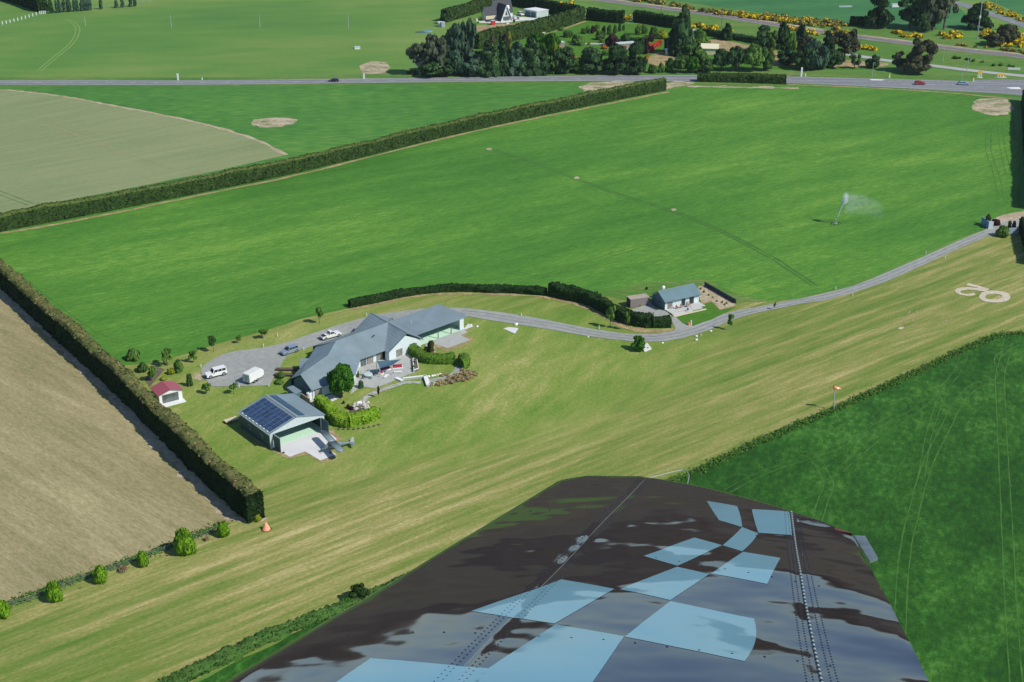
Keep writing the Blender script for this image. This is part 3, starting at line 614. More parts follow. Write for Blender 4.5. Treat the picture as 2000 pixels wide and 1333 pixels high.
def trunk_mesh(kind,var,barkm='bark'):
    k=('t',kind,var,barkm)
    if k in PROTO: return PROTO[k]
    rg=random.Random(var+len(kind)*5); b=MB(); r0={'sapling':.06,'gum':.09,'column':.12}.get(kind,.08); h={'gum':.5,'sapling':.85,'conifer':.9,'pine':.85,'column':.8}.get(kind,.55)
    p=Vector((0,0,-.02)); prev=r0
    for i in range(4):
        q=Vector((rg.uniform(-.03,.03),rg.uniform(-.03,.03),h*(i+1)/4)); r=r0*(1-.7*(i+1)/4); b.tube(p,q,prev,r,7); p=q; prev=r
    for i in range(5 if kind not in('conifer','column') else 2):
        t=rg.uniform(0,6.28); z=h*rg.uniform(.45,.95); ln=rg.uniform(.3,.6) if kind!='sapling' else .35
        b.tube((0,0,z),(math.cos(t)*ln,math.sin(t)*ln,min(.93,z+ln*.3)),r0*.4,r0*.12,5)
    me=bpy.data.meshes.new('trunk'); me.from_pydata(b.v,[],b.f); me.materials.append(M[barkm]); PROTO[k]=me; return me
NAMES={'round':'tree','tree':'tree','conifer':'conifer_tree','pine':'pine_tree','gum':'gum_tree','column':'columnar_tree','bush':'shrub','sapling':'sapling'}
def plant(kind,x,yb,yt,wpx,mat,label,cat=None,group=None,var=None,full=1.0,name=None,bark='bark',loc=None,h=None,r=None,tr=True):
    p=G(x,yb) if loc is None else Vector(loc); s=S(x,yb) if loc is None else 1
    hh=h or HT(x,yb,yt); rr=r or wpx/2/s*{'conifer':1.3,'pine':1.2,'tree':1.22,'round':1.15,'gum':1.25,'column':1.15}.get(kind,1.0)
    v=rnd.randint(0,2) if var is None else var
    root=thing(name or NAMES[kind],label,cat or {'bush':'shrub','sapling':'sapling'}.get(kind,'tree'),(p.x,p.y,0.0),rnd.uniform(0,6.28),group)
    if 815<x<1112 and yb>130: rr*=1.22
    root.scale=(rr,rr,hh)
    c=bpy.data.objects.new('foliage' if kind=='bush' else 'crown',crown_mesh(kind,v,mat,full)); link(c,root)
    if tr:
        t=bpy.data.objects.new('stem' if kind=='bush' else 'trunk',trunk_mesh(kind,v,bark)); link(t,root)
    return root
def hedge(label,px,width,height,mat,side=0.0,dens=2.0,leaf=.5,step=.7,topmat=None,wob=.16,name='hedge',cat='hedge',world=False,hend=None,ends=True,n=8,group=None,jn=.5):
    pts=[Vector((p[0],p[1])) if world else G(p[0],p[1]).to_2d() for p in px]
    pts=cr(pts,n) if n>1 else pts
    # resample
    o=[pts[0]]
    for p in pts[1:]:
        while (p-o[-1]).length>step: o.append(o[-1]+(p-o[-1]).normalized()*step)
    pts=o; K=len(pts); hw=width/2
    prof=[(-hw,0),(-hw*1.03,height*.3),(-hw*1.0,height*.62),(-hw*.93,height*.9),(-hw*.6,height),(0,height*1.01),(hw*.6,height),(hw*.93,height*.9),(hw,height*.62),(hw*1.03,height*.3),(hw,0)]
    m=len(prof); V=np.zeros((K,m,3)); rg=np.random.default_rng(K+int(width*10)); Nn=np.zeros((K,2))
    for i,p in enumerate(pts):
        t=(pts[min(i+1,K-1)]-pts[max(i-1,0)]).normalized(); nn=Vector((-t.y,t.x)); q=p+nn*side; Nn[i]=nn
        fac=1.0 if hend is None else 1+(hend/height-1)*i/(K-1)
        for j,(u,z) in enumerate(prof):
            nv=noise.noise(Vector((q.x*.35+j*.7,q.y*.35,z*.6)))*wob*1.6+rg.uniform(-wob,wob)*.6
            lf=noise.noise(Vector((q.x*.06,q.y*.06,5)))*.16+noise.noise(Vector((q.x*.21,q.y*.21,9)))*.09
            uu=u*(1+nv/max(hw,.5)*.8)*(1+lf*.8)+lf*.7; V[i,j]=(q.x+nn.x*uu,q.y+nn.y*uu,max(0,z*fac*(1+lf*.8)*(1+(nv*.7/height if z>0 else 0))))
    Q=[];MI=[]
    for i in range(K-1):
        for j in range(m-1):
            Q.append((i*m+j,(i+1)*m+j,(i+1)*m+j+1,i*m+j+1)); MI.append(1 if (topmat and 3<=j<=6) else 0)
    for e in (0,K-1):
        for j in range(m//2): Q.append((e*m+j,e*m+j+1,e*m+m-2-j,e*m+m-1-j) if e else (e*m+m-1-j,e*m+m-2-j,e*m+j+1,e*m+j)); MI.append(0)
    VV=V.reshape(-1,3)
    # leaf clumps over the surface
    seglen=[abs(prof[j+1][0]-prof[j][0])+abs(prof[j+1][1]-prof[j][1]) for j in range(m-1)]; per=sum(seglen)
    area=per*K*step; n=int(area*dens); sj=rg.choice(m-1,size=n,p=np.array(seglen)/per); si=rg.integers(0,max(1,K-1),size=n); a=rg.random((n,1)); c=rg.random((n,1))
    P=(V[si,sj]*(1-a)+V[np.minimum(si+1,K-1),sj]*a)*(1-c)+(V[si,sj+1]*(1-a)+V[np.minimum(si+1,K-1),sj+1]*a)*c
    T=V[np.minimum(si+1,K-1),sj]-V[si,sj]; U=V[si,sj+1]-V[si,sj]; N=np.cross(T,U); N/=np.maximum(np.linalg.norm(N,axis=1,keepdims=True),1e-6)
    ctr=V[si,m//2].copy(); ctr[:,2]=height*.4; flip=np.sum(N*(P-ctr),axis=1)<0; N[flip]*=-1
    P=P+N*rg.uniform(-.05,.45,size=(n,1))*leaf*.6; 
    LV,LQ=quads(P,N+rg.normal(size=(n,3))*jn,leaf,rg)
    lm=[1 if (topmat and 3<=j<=6) else 0 for j in sj]
    # end faces
    for e in (0,K-1):
        ne=int(width*height*dens*1.5); sx=rg.uniform(-hw,hw,ne); sz=rg.uniform(0,height,ne); t=Vector((Nn[e][1],-Nn[e][0]))*(1 if e else -1)
        Pe=np.stack([V[e,m//2,0]+Nn[e][0]*sx+t.x*.12,V[e,m//2,1]+Nn[e][1]*sx+t.y*.12,sz],axis=1); Ne=np.tile(np.array([t.x,t.y,0.1]),(ne,1))+rg.normal(size=(ne,3))*.5
        a_,b_=quads(Pe,Ne,leaf,rg); LV,LQ=merge([(LV,LQ),(a_,b_)]); lm+= [0]*ne
    AV,AQ=merge([(VV,np.array(Q)),(LV,LQ)]); AV[:,2]=np.maximum(AV[:,2],0)
    me=npmesh(name,AV,AQ,[L[mat]]+([L[topmat]] if topmat else []),MI+lm if topmat else None)
    o=bpy.data.objects.new(name,me); link(o); return tag(o,label,cat,group)

# shelter belts and hedges
def P5(x,y,z=5.0): p=G(x,y,z); return (p.x,p.y)
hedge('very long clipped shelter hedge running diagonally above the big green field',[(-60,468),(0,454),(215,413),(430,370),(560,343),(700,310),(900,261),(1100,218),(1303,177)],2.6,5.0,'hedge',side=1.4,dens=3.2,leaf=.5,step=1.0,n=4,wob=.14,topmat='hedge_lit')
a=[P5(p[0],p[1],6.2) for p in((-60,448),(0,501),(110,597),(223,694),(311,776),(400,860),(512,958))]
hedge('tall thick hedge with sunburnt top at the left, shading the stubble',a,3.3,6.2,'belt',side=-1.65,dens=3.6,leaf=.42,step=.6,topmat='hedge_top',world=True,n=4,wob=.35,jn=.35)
hedge('low shaggy dark hedge curving along the crop edge behind the big house',[(686,603),(720,596),(760,588),(800,580),(850,573),(900,571.5),(960,573),(1010,575),(1066,579)],1.8,1.9,'hedge_dark',side=1,dens=6,leaf=.32,step=.45,wob=.35)
hedge('tall bushy dark hedge curving from the low hedge down to the small cabin',[(1070,579),(1112,589),(1144,597),(1176,613),(1208,630),(1240,639),(1275,642)],3.0,3.3,'hedge_dark',side=1.6,dens=5,leaf=.4,step=.5,wob=.5)
hedge('neatly squared end of the cabin hedge beside the gravel parking',[(1276,642),(1295,642),(1313,641)],2.4,2.7,'hedge_dark',side=1.3,dens=7,leaf=.3,step=.4,wob=.1,n=2)
hedge('isolated clipped rectangular hedge block beside the highway',[(1363,161),(1450,163),(1537,166)],3.2,3.6,'hedge',side=1.7,dens=3,leaf=.55,step=.8,n=2,wob=.12)
hedge('dark hedge at the right edge of the photo beside the big green field',[(2012,199),(2019,300),(2028,412)],3.4,5.0,'hedge_dark',side=-1.5,dens=2,leaf=.6,step=.8,n=3)
hedge('dark hedge at the right edge below the gateway',[(2003,447),(2013,480),(2022,520)],3,3.5,'hedge_dark',side=-.5,dens=3,leaf=.5,step=.7,n=3)
hedge('smooth green hedge running up to the black house from the small sheds',[(873,44),(925,28),(984,9)],4,6.0,'hedge',side=1.5,dens=1.4,leaf=.8,step=1.2,n=2)
hedge('dark hedge behind the black house and the pale shed',[(984,9),(1030,17),(1081,29),(1125,37)],3,6.5,'hedge_dark',side=1.5,dens=1.4,leaf=.8,step=1.2,n=2)
hedge('tall hedge wall dividing the black house paddock from the woodland garden',[(935,97),(1000,82),(1068,64),(1144,40)],3.4,7.0,'hedge',side=1.6,dens=1.6,leaf=.8,step=1.2,n=2)
hedge('square black-green hedge closing the far end of the woodland garden',[(1145,40),(1180,44),(1216,47)],3,6.2,'hedge_dark',side=1.5,dens=1.6,leaf=.8,step=1.2,n=2)
hedge('dark hedge behind the garden shrubs in front of the gorse',[(1236,44),(1280,50),(1318,57)],3,5.5,'hedge_dark',side=1.5,dens=1.6,leaf=.8,step=1.2,n=2)
hedge('low dark hedge along the pale gravel lane in the distance',[(1372,69),(1400,74),(1440,80),(1472,86)],2,2.8,'dark',side=1,dens=2.4,leaf=.6,step=.8,n=2,wob=.4)
hedge('dark clipped hedge between the pine trees at the top right',[(1660,50),(1690,52)],4,4,'hedge_dark',side=1,dens=2,leaf=.7,step=1,n=1)
hedge('dense dark shelterbelt at the top left corner',[(-40,-8),(20,5),(78,25)],5,9,'hedge_dark',side=2.5,dens=1.0,leaf=1.2,step=2,n=2,wob=.6)
hedge('low clipped green garden hedge curling from the house corner around the lawn',[(795,690),(812,705),(828,711),(850,713),(875,713),(890,712)],2.6,2.1,'box',side=1.35,dens=9,leaf=.26,step=.35,wob=.12)
hedge('short curved end piece of green garden hedge after the gap',[(905,722),(913,719),(916,709),(908,703)],2.2,2.0,'box',side=.9,dens=9,leaf=.26,step=.35,wob=.12)
hedge('bright lime-green hedge curving around the lawn beside the hangar',[(616,793),(630,805),(650,828),(666,834),(684,836)],2.6,2.3,'lime',side=1.0,dens=9,leaf=.28,step=.35,wob=.35)
hedge('lime-green hedge of rounded bushes with stone edging near the runway',[(684,836),(706,832),(726,826),(744,818)],2.6,2.4,'lime',side=1.2,dens=9,leaf=.28,step=.35,wob=.35)
hedge('rank green hedgerow along the runway edge at the bottom of the photo',[(300,1368),(420,1310),(520,1262),(600,1228),(700,1188),(900,1105)],2.0,1.3,'mid',side=1.2,dens=7,leaf=.3,step=.45,wob=.5,n=4)
# rough grass hedgerow on the right boundary: uncountable growth
b=[]; rg=np.random.default_rng(5)
ln=[G(*p) for p in STRIP_R[3:13]]; PP=[]
for a_,c_ in zip(ln[:-1],ln[1:]):
    n=int((c_-a_).length*60); t=rg.random((n,1)); PP.append(np.array(a_)*(1-t)+np.array(c_)*t+np.concatenate([rg.normal(size=(n,2))*.6,np.abs(rg.normal(size=(n,1)))*.2],axis=1))
PP=np.concatenate(PP); PP[:,2]=np.abs(PP[:,2]); V_,Q_=quads(PP,rg.normal(size=PP.shape)*.6+np.array([0,0,1.2]),.30,rg); V_[:,2]=np.maximum(V_[:,2],0)
o=bpy.data.objects.new('rank_grass',npmesh('rank_grass',V_,Q_,L['grasstuft'])); link(o); tag(o,'rank dark grass growing along the boundary between the mown strip and the dark green crop','grass',None,'stuff')
ln=[G(*p) for p in((-60,1212),(0,1188),(120,1142),(300,1080),(440,1022))]; PP=[]
for a_,c_ in zip(ln[:-1],ln[1:]):
    n=int((c_-a_).length*70); t=rg.random((n,1)); PP.append(np.array(a_)*(1-t)+np.array(c_)*t+np.concatenate([rg.normal(size=(n,2))*.6,np.abs(rg.normal(size=(n,1)))*.15],axis=1))
PP=np.concatenate(PP); V_,Q_=quads(PP,rg.normal(size=PP.shape)*.6+np.array([0,0,1]),.24,rg); V_[:,2]=np.maximum(V_[:,2],0.03)
o=bpy.data.objects.new('fence_grass',npmesh('fence_grass',V_,Q_,L['grasstuft'])); link(o); tag(o,'long green grass left unmown under the wire fence beside the stubble','grass',None,'stuff')
# gorse
def gorse(poly,nb,mat,label,hmax=2.6,group=None):
    pts=[G(*p).to_2d() for p in poly]; rg=np.random.default_rng(nb); parts=[]
    xs=[p.x for p in pts]; ys=[p.y for p in pts]; k=0
    from mathutils.geometry import intersect_point_tri_2d
    tri=tessellate_polygon([[Vector((p.x,p.y,0)) for p in pts]])
    ar=[]; 
    for t in tri: a,b_,c=[pts[i] for i in t]; ar.append(abs((b_-a).cross(c-a))/2)
    ar=np.array(ar)/sum(ar)
    for i in range(nb):
        t=tri[rg.choice(len(tri),p=ar)]; a,b_,c=[pts[q] for q in t]; u,v=sorted(rg.random(2)); p=a*u+b_*(v-u)+c*(1-v)
        h=rg.uniform(.5,1)*hmax; r=h*rg.uniform(.5,.9)
        bl=[((p.x+rg.normal()*r*.4,p.y+rg.normal()*r*.4,h*.4),(r,r,h*.55))]
        parts.append(blobs_leaves(bl,38,.75,rg,core=.8,up=.6))
    V,Q=merge(parts); V[:,2]=np.maximum(V[:,2],0)
    o=bpy.data.objects.new('gorse',npmesh('gorse',V,Q,L[mat])); link(o); tag(o,label,'gorse',group,'stuff')
gorse([(1060,4),(1110,8),(1180,28),(1240,38),(1310,48),(1300,52),(1230,42),(1150,24),(1060,10)],34,'gold','flowering gorse scrub behind the dark garden hedges',2.6)
gorse([(1350,50),(1400,57),(1440,62),(1440,66),(1400,62),(1350,56)],16,'gold','flowering gorse along the pale gravel lane')
gorse([(1200,-6),(1345,15),(1400,24),(1520,34),(1640,46),(1655,52),(1640,60),(1520,44),(1400,30),(1340,20),(1200,-2)],120,'gorse','mixed gorse scrub along the far side of the railway',2.4)
gorse([(1380,22),(1440,27),(1530,37),(1640,46),(1650,50),(1530,46),(1430,34)],55,'gold','yellow gorse on the railway bank',2.4)
gorse([(1530,56),(1600,66),(1660,66),(1655,72),(1600,72),(1540,62)],26,'gold','yellow gorse on the near side of the railway behind the trees',2.2)
gorse([(1740,64),(1765,66),(1806,72),(1806,76),(1770,75),(1745,69)],14,'gold','two yellow gorse clumps on the grass between the pines and railway',2.2)
gorse([(1835,70),(1860,66),(1880,68),(1875,76),(1850,78),(1836,76)],16,'gold','yellow gorse clump left of the tall lighting mast',2.4)
gorse([(1916,66),(1960,58),(2000,62),(2060,80),(2060,100),(1990,96),(1930,88),(1914,78)],80,'gold','broad thicket of yellow gorse at the right edge',2.4)
gorse([(1920,6),(1960,20),(2003,38),(2060,60),(2060,66),(2000,44),(1950,26),(1916,12)],42,'gold','strip of yellow gorse behind the side road',2.2)
gorse([(1672,93),(1688,94),(1710,96),(1709,99),(1690,99),(1674,97)],12,'gold','small low gorse strip between lane and railway',1.6)
gorse([(1850,88),(1930,96),(2003,108),(2060,118),(2060,112),(1990,100),(1900,92)],26,'gorse','sparse gorse scrub at the foot of the thicket by the rails',1.4)
gorse([(1835,115),(1870,118),(1930,128),(1995,140),(1995,136),(1930,121),(1870,112)],14,'mid','low green weeds on the bank between lane and railway',1.1)
# ------------------------------------------------------------------ trees (centre x, base row, top row, width) with a label of their own
T=plant
T('gum',822,147,82,40,'gum','pale grey gum at the far left end of the roadside tree belt',bark='bark_pale')
T('tree',845,148,118,44,'dkgreen','low dark spreading tree under the left-most gum beside the highway')
T('gum',856,146,66,40,'gum','second grey gum from the left end of the belt, taller than the first',bark='bark_pale')
T('pine',888,145,52,38,'blue','broad blue-green pine between the second gum and the thin tall tree')
T('gum',914,144,34,24,'blue','tallest thin tree in the roadside belt, standing up in front of the paddock')
T('round',877,147,112,40,'dark','dark rounded tree at the roadside beneath the blue-green pine')
T('tree',925,146,100,44,'blue','smoky blue-green tree right of the thin tall tree')
T('conifer',956,146,84,46,'dkgreen','dark wide conifer with drooping skirts right of the smoky tree')
T('gum',975,136,64,30,'gumdk','brownish thin tree poking above the dividing hedge')
T('conifer',985,144,80,36,'dkgreen','slim conifer crowding the dark wide conifer on its right')
T('column',994,118,63,12,'ygreen','bright yellow-green columnar conifer standing out among dark trees')
T('conifer',1008,145,84,36,'blue','grey-tipped conifer just right of the yellow column')
T('conifer',1038,144,78,44,'dkgreen','big grey-green cypress in the middle of the roadside belt')
T('conifer',1058,143,92,34,'dark','darker cypress leaning on the right of the grey-green one')
T('round',1052,110,66,42,'green','rich green broadleaf behind the middle cypresses')
T('round',1076,120,68,40,'green','rich green broadleaf at the right end of the middle cypresses')
T('column',1083,128,82,9,'ygreen','narrow yellow-green tree beside the rich green broadleaf')
T('tree',1102,143,96,32,'dkgreen','dark tree standing alone before the garden lawn, left of the layered cypresses')
T('tree',1125,142,114,30,'mid','small mid-green tree left of the double layered cypress')
T('pine',1156,143,96,52,'dkgreen','double-headed layered cypress by the highway left of the largest one')
T('pine',1205,145,90,52,'dark','largest layered dark cypress at the highway, left half')
T('pine',1240,144,86,46,'dark','large layered dark cypress joined to the right of the largest one')
T('conifer',1332,108,16,44,'dkgreen','very tall dark conifer rising above the garden to the railway')
T('conifer',1318,104,46,40,'dark','dark conifer tucked on the left of the very tall one')
T('round',1362,100,60,42,'light','light green round tree right of the very tall conifer')
T('tree',1352,126,88,46,'mid','mid-green tree in front of the light round tree by the cream wall')
T('bush',1292,142,122,16,'light','light green roadside bush left of the small round kiosk')
T('bush',1274,143,126,22,'mid','mid-green roadside bush at the foot of the orange-leaved shrub')
T('column',1306,141,114,16,'mid','small dark column of foliage directly before the round kiosk')
T('round',1328,142,112,32,'mid','round green roadside tree right of the kiosk column')
T('round',1352,143,112,26,'green','green roadside tree between two round ones below the cream wall')
T('tree',1376,143,112,30,'mid','last green roadside tree before the clipped hedge block')
T('round',1366,134,98,30,'light','pale green tree half hiding the cream wall')
T('round',1408,138,98,36,'dkgreen','dark round tree to the right of the cream wall above the hedge block')
T('round',1436,139,92,38,'dkgreen','dark green tree above the middle of the hedge block')
T('round',1470,139,88,42,'light','large pale green tree above the right half of the hedge block')
T('conifer',1420,78,47,24,'dark','small dark conifer standing against the pale lane')
T('tree',1496,138,100,26,'mid','narrow mid-green tree just right of the large pale green tree')
T('pine',1490,102,53,42,'dkgreen','dark pine behind the large pale green tree')
T('tree',1508,104,62,18,'light','light slim tree touching the right of the dark pine')
T('conifer',1528,94,44,34,'dark','dark upright conifer in front of the railway gorse')
T('column',1543,124,67,22,'light','bright green cone-shaped tree in the middle of the right grove')
T('conifer',1563,96,50,30,'dark','dark conifer right of the bright cone-shaped tree')
T('tree',1540,126,98,40,'dkgreen','low dark tree under the bright cone-shaped tree')
T('round',1572,112,72,34,'gumdk','rusty-brown topped tree in the middle of the right grove')
T('tree',1570,136,84,38,'dkgreen','big dark green tree at the front of the right grove')
T('tree',1594,136,76,44,'blue','bluish green spreading tree beside the big dark green one')
T('conifer',1614,128,64,32,'dark','dark leaning conifer left of the brown-trunked gum')
T('tree',1626,134,98,30,'dkgreen','dark round tree at the foot of the brown-trunked gum')
T('gum',1648,122,58,52,'gumdk','large olive gum with bare leaning trunk at the right of the grove',full=1.3)
T('gum',1669,134,104,20,'gum','thin grey sapling-like gum on the brown bank')
T('tree',1703,133,108,24,'dkgreen','small dark tree alone between the thin grey gum and the big olive gum')
T('gum',1797,142,78,52,'gumdk','huge olive-brown gum beside the lane near the red car',full=1.6,var=1)
T('gum',1766,141,102,44,'gumdk','lower left lobe tree joined to the huge olive-brown gum',full=1.2,var=0)
T('round',1788,143,112,56,'gumdk','dark undergrowth tree below the huge olive-brown gum')
T('pine',1714,54,-12,56,'dark','big black-green pine at the top of the photo, left of the field gap')
T('gum',1776,54,-6,46,'dkgreen','left tree of the open grove at the top edge',full=1.3)
T('pine',1803,60,-4,44,'dkgreen','dense middle tree of the open grove at the top edge')
T('gum',1822,60,-22,50,'gum','grey tall gum of the open grove at the top edge',full=1.3)
T('gum',1843,58,-24,46,'gum','right thin tall gum of the open grove at the top edge',full=1.2)
T('pine',1906,57,10,50,'dark','bushy black pine behind the tall lighting mast')
T('round',1966,88,50,44,'gumdk','grey-olive tree growing out of the gorse thicket')
T('round',1940,90,66,40,'gumdk','dark low tree left of the grey-olive one in the gorse thicket')
# top-left windbreak: separate young poplars with gaps
k=0
for x in (100,112,118,126,134,137,146,151,160,166,172,177,198,228,240,256,264):
    yb=27-(x-97)*.085; yt=yb-(26 if x<180 else 18)+rnd.uniform(-2,3)
    T('column',x,yb,yt,8 if x>101 else 11,'blue' if x>101 else 'dark','dark bushy first tree of the thin windbreak beside the gateway' if x==100 else 'young thin windbreak tree in the gappy row at the top left',group=None if x==100 else 'young windbreak trees at the top left',full=.7)
for x in (862,868,875): pass
T('round',868,47,27,16,'dark','dark round tree beside the small pale sheds')
T('round',1004,46,38,5,'mid','small round garden plant beside the white box at the black house','shrub',name='shrub')
# woodland garden shrubs
for x,yb,w,h,m,lb in ((1109,73,26,14,'mid','broad green shrub at the foot of the tall dividing hedge'),(1131,88,30,18,'light','leafy green shrub clump on the left garden lawn'),(1124,84,16,18,'mid','dark-green shrub left of the leafy clump on the garden lawn'),(1140,66,14,12,'mid','small shrub at the top of the left garden lawn'),
 (1148,64,12,14,'light','pale shrub beside the purple one on the garden lawn'),(1157,66,10,16,'purple','small purple shrub left of the tall green shrubs'),(1166,62,14,16,'light','fresh green shrub in the garden row below the black hedge'),(1172,78,22,18,'mid','round green shrub in front of the purple stem in mid garden'),(1179,72,10,22,'purple','upright purple shrub in the middle of the garden row'),
 (1190,68,12,20,'mid','slim green shrub right of the upright purple shrub'),(1201,66,9,18,'mid','slender green shrub, third from the right of the garden row'),(1210,62,7,18,'dkgreen','thinnest columnar shrub at the right of the garden row'),(1218,60,7,12,'mid','last small columnar shrub of the garden row'),
 (1196,90,34,24,'purple','large dark purple smoke bush in the centre of the garden'),(1224,80,26,16,'mid','grey-green shrub right of the large purple bush'),(1240,86,30,14,'dark','very dark shrub mass between the purple bush and the blue post'),(1256,88,24,16,'dark','very dark shrub at the right end of the shaded mass'),
 (1262,106,16,34,'purple','tall dark purple shrub left of the red azaleas'),(1271,82,16,16,'purple','small purple shrub above the red azaleas'),(1247,68,18,20,'light','light green shrub below the far hedge'),(1258,66,20,18,'light','larger light green shrub below the far hedge'),(1276,72,20,22,'mid','mid-green shrub behind the small purple shrub'),
 (1293,76,24,18,'ygreen','yellow-green shrub left of the very tall conifer'),(1266,94,12,14,'ygreen','yellow-green shrub at the top of the red azaleas'),(1180,96,16,8,'orange','orange-leaved low shrub near the centre of the garden'),(1175,84,14,8,'light','low green shrub at the end of the garden path'),(1120,115,18,6,'orange','orange flower bed plants on the front lawn of the garden'),
 (1262,122,10,16,'orange','rusty orange shrub between the largest cypress and the kiosk'),(1150,88,8,6,'ygreen','tiny yellow-green shrub on the garden path'),(1108,98,20,8,'mid','low green shrub by the small grey garden shed'),(1096,60,16,6,'light','low light shrub below the tall dividing hedge'),(1185,108,24,10,'light','pale shrub at the edge of the front garden lawn'),(1142,128,22,12,'light','light roadside shrub behind the double-headed cypress'),
 (1116,138,26,14,'mid','roadside shrub between the lone dark tree and the small mid-green tree'),(1086,142,14,14,'ygreen','yellowish roadside shrub by the narrow yellow-green tree'),(932,146,26,16,'dark','dark roadside undergrowth shrub below the smoky tree'),(905,147,26,16,'dark','dark roadside undergrowth shrub below the thin tall tree'),(806,145,26,8,'dkgreen','low dark scrub at the extreme left of the tree belt')):
    T('bush',x,yb,yb-h,w,m,lb,full=.5,tr=False)
# red azalea row
b=[]; rg=np.random.default_rng(9)
hedge('curving row of bright red azaleas in the woodland garden',[(1266,104),(1272,98),(1280,92),(1288,87)],2.2,1.8,'redfl',dens=5,leaf=.5,step=.6,wob=.4,name='azalea_row',cat='azaleas')
T('bush',1308,80,72,10,'redfl','small red azalea beside the trunk of the very tall conifer',full=.4,tr=False)
# round bushes along the left fence
for i,(x,yb,w,h,lb) in enumerate(((6,1204,38,32,'lime-green round bush cut by the left edge of the photo'),(107,1172,38,36,'round lime-green bush second from the left along the fence'),(198,1138,32,34,'lime-green bush left of the large bronze flax'),(280,1105,28,28,'lime-green bush right of the large bronze flax'),(361,1079,50,46,'largest lime-green bush along the fence'),(436,1047,28,30,'small lime-green bush nearest the tall hedge'),(503,1018,16,14,'tiny yellow-green bush at the foot of the tall hedge end'))):
    T('bush',x,yb,yb-h,w,'limebush' if i<6 else 'ygreen',lb,full=1.6)
def tuft(x,y,r,h,mat,name,label,cat,n=90,group=None):
    rg=np.random.default_rng(int(x*3+y)); V=[];Q=[]
    for i in range(n):
        t=rg.uniform(0,6.28); rr=r*rg.uniform(.5,1.0); hh=h*rg.uniform(.55,1); wv=r*.07+.02
        d=np.array([math.cos(t),math.sin(t),0]); s=np.array([-math.sin(t),math.cos(t),0])*wv
        a=d*r*.1; m=d*rr*.55+np.array([0,0,hh]); e=d*rr+np.array([0,0,hh*rg.uniform(.25,.8)])
        k=len(V); V+= [a-s,a+s,m+s,m-s,e+s*.2,e-s*.2]; Q+=[(k,k+1,k+2,k+3),(k+3,k+2,k+4,k+5)]
    o=bpy.data.objects.new(name,npmesh(name,V,Q,L[mat])); link(o); p=G(x,y); o.location=(p.x,p.y,0); return tag(o,label,cat,group)
tuft(241,1117,1.0,1.2,'flax','flax_plant','large bronze flax between two lime-green bushes on the fence line','flax')
tuft(403,1056,.7,.8,'flax','flax_plant','smaller bronze flax between the two lime-green bushes nearest the tall hedge','flax')
tuft(157,1150,.3,.3,'flax','flax_plant','tiny reddish flax right of the second lime-green bush','flax',30)
tuft(327,1086,.3,.3,'flax','flax_plant','tiny reddish flax left of the largest lime-green bush','flax',30)
# foreground trees and saplings
T('round',668,776,716,50,'green','large leafy bright green tree beside the big house patio',full=2.2,var=1)
T('tree',1247,685,657,24,'green','small leafy tree beside the stone slab below the driveway bend',full=.8)
T('tree',702,228,0,0,'green','x') if False else None
T('sapling',1426,645,612,13,'sapling','slim young tree with forked top on the runway side of the driveway',bark='bark_pale')
T('sapling',1513,606,590,7,'sapling','very small young tree right of the forked one beside the driveway',bark='bark_pale')
T('sapling',1192,641,599,22,'light','staked young tree with pale leaves in front of the tall dark hedge',var=1)
T('sapling',1224,645,606,14,'sapling','thinner young tree nearest the cabin hedge end')
T('sapling',327,715,680,26,'sapling','young tree on the crop edge nearest the red-roofed shed')
T('sapling',379,708,684,20,'sapling','second young tree along the crop edge from the red-roofed shed')
T('sapling',417,687,655,20,'mid','darker young tree, third along the crop edge, with black shadow')
T('sapling',467,671,656,14,'sapling','fourth young tree along the crop edge, opposite the turning area')
T('sapling',514,662,642,24,'sapling','fifth young tree along the crop edge')
T('sapling',624,632,598,20,'sapling','pale slender young tree on the crop edge nearest the big house')
T('sapling',403,770,750,24,'sapling','young tree on the lawn below the white four-wheel drive')
T('sapling',457,770,748,22,'sapling','young tree on the lawn between the turning area and the hangar')
T('bush',371,754,728,14,'mid','dark upright shrub between the yellow bush and the white four-wheel drive')
T('bush',350,727,702,22,'light','light green leafy bush near the crop edge left of the turning area')
T('bush',334,731,719,18,'ygreen','yellow-flowering bush behind the red-roofed shed')
T('bush',319,743,735,14,'ygreen','low yellow-green bush at the ridge end of the red-roofed shed')
T('sapling',297,744,716,26,'sapling','young tree with orange trunk in the small planting bed behind the shed')
T('bush',262,703,680,32,'light','large pale feathery shrub beside the sunburnt hedge behind the shed')
T('bush',278,726,708,24,'mid','grey-green shrub between the feathery shrub and the planting bed')
T('bush',705,758,743,14,'blue','small grey palm-like shrub on the patio edge near the leafy tree')
T('sapling',739,777,754,8,'purple','thin reddish young tree beside the stone path')
T('bush',671,789,783,6,'purple','small maroon shrub left of the rockery')
T('bush',680,798,790,10,'purple','maroon shrub at the left end of the rockery')
T('bush',687,801,793,10,'purple','second maroon shrub touching the rockery boulders')
T('column',842,688,666,12,'cypress','cone-shaped rusty-green cypress at the corner of the white gable wall')
T('bush',834,687,676,12,'cypress','reddish low shrub left of the cone-shaped cypress')
T('bush',808,722,714,7,'mid','green plant at the near end of the white planter wall')
T('bush',809,713,705,6,'purple','dark red plant at the far end of the white planter wall')
T('bush',700,738,723,5,'mid','potted slim plant against the house wall by the covered table')
T('bush',548,738,727,22,'mid','green bush between the two dark timber beds beside the big house')
T('bush',546,749,742,24,'light','low bush on the lawn below the dark timber beds')
T('bush',1958,462,440,30,'light','round pale green tree in the middle of the gateway',full=1.2)
T('column',1928,443,420,11,'cypress','dark cone conifer behind the left gateway wall')
T('column',1971,446,432,8,'cypress','left of the two dark cone conifers behind the right gateway wall')
T('column',1980,446,433,8,'cypress','right of the two dark cone conifers behind the right gateway wall')
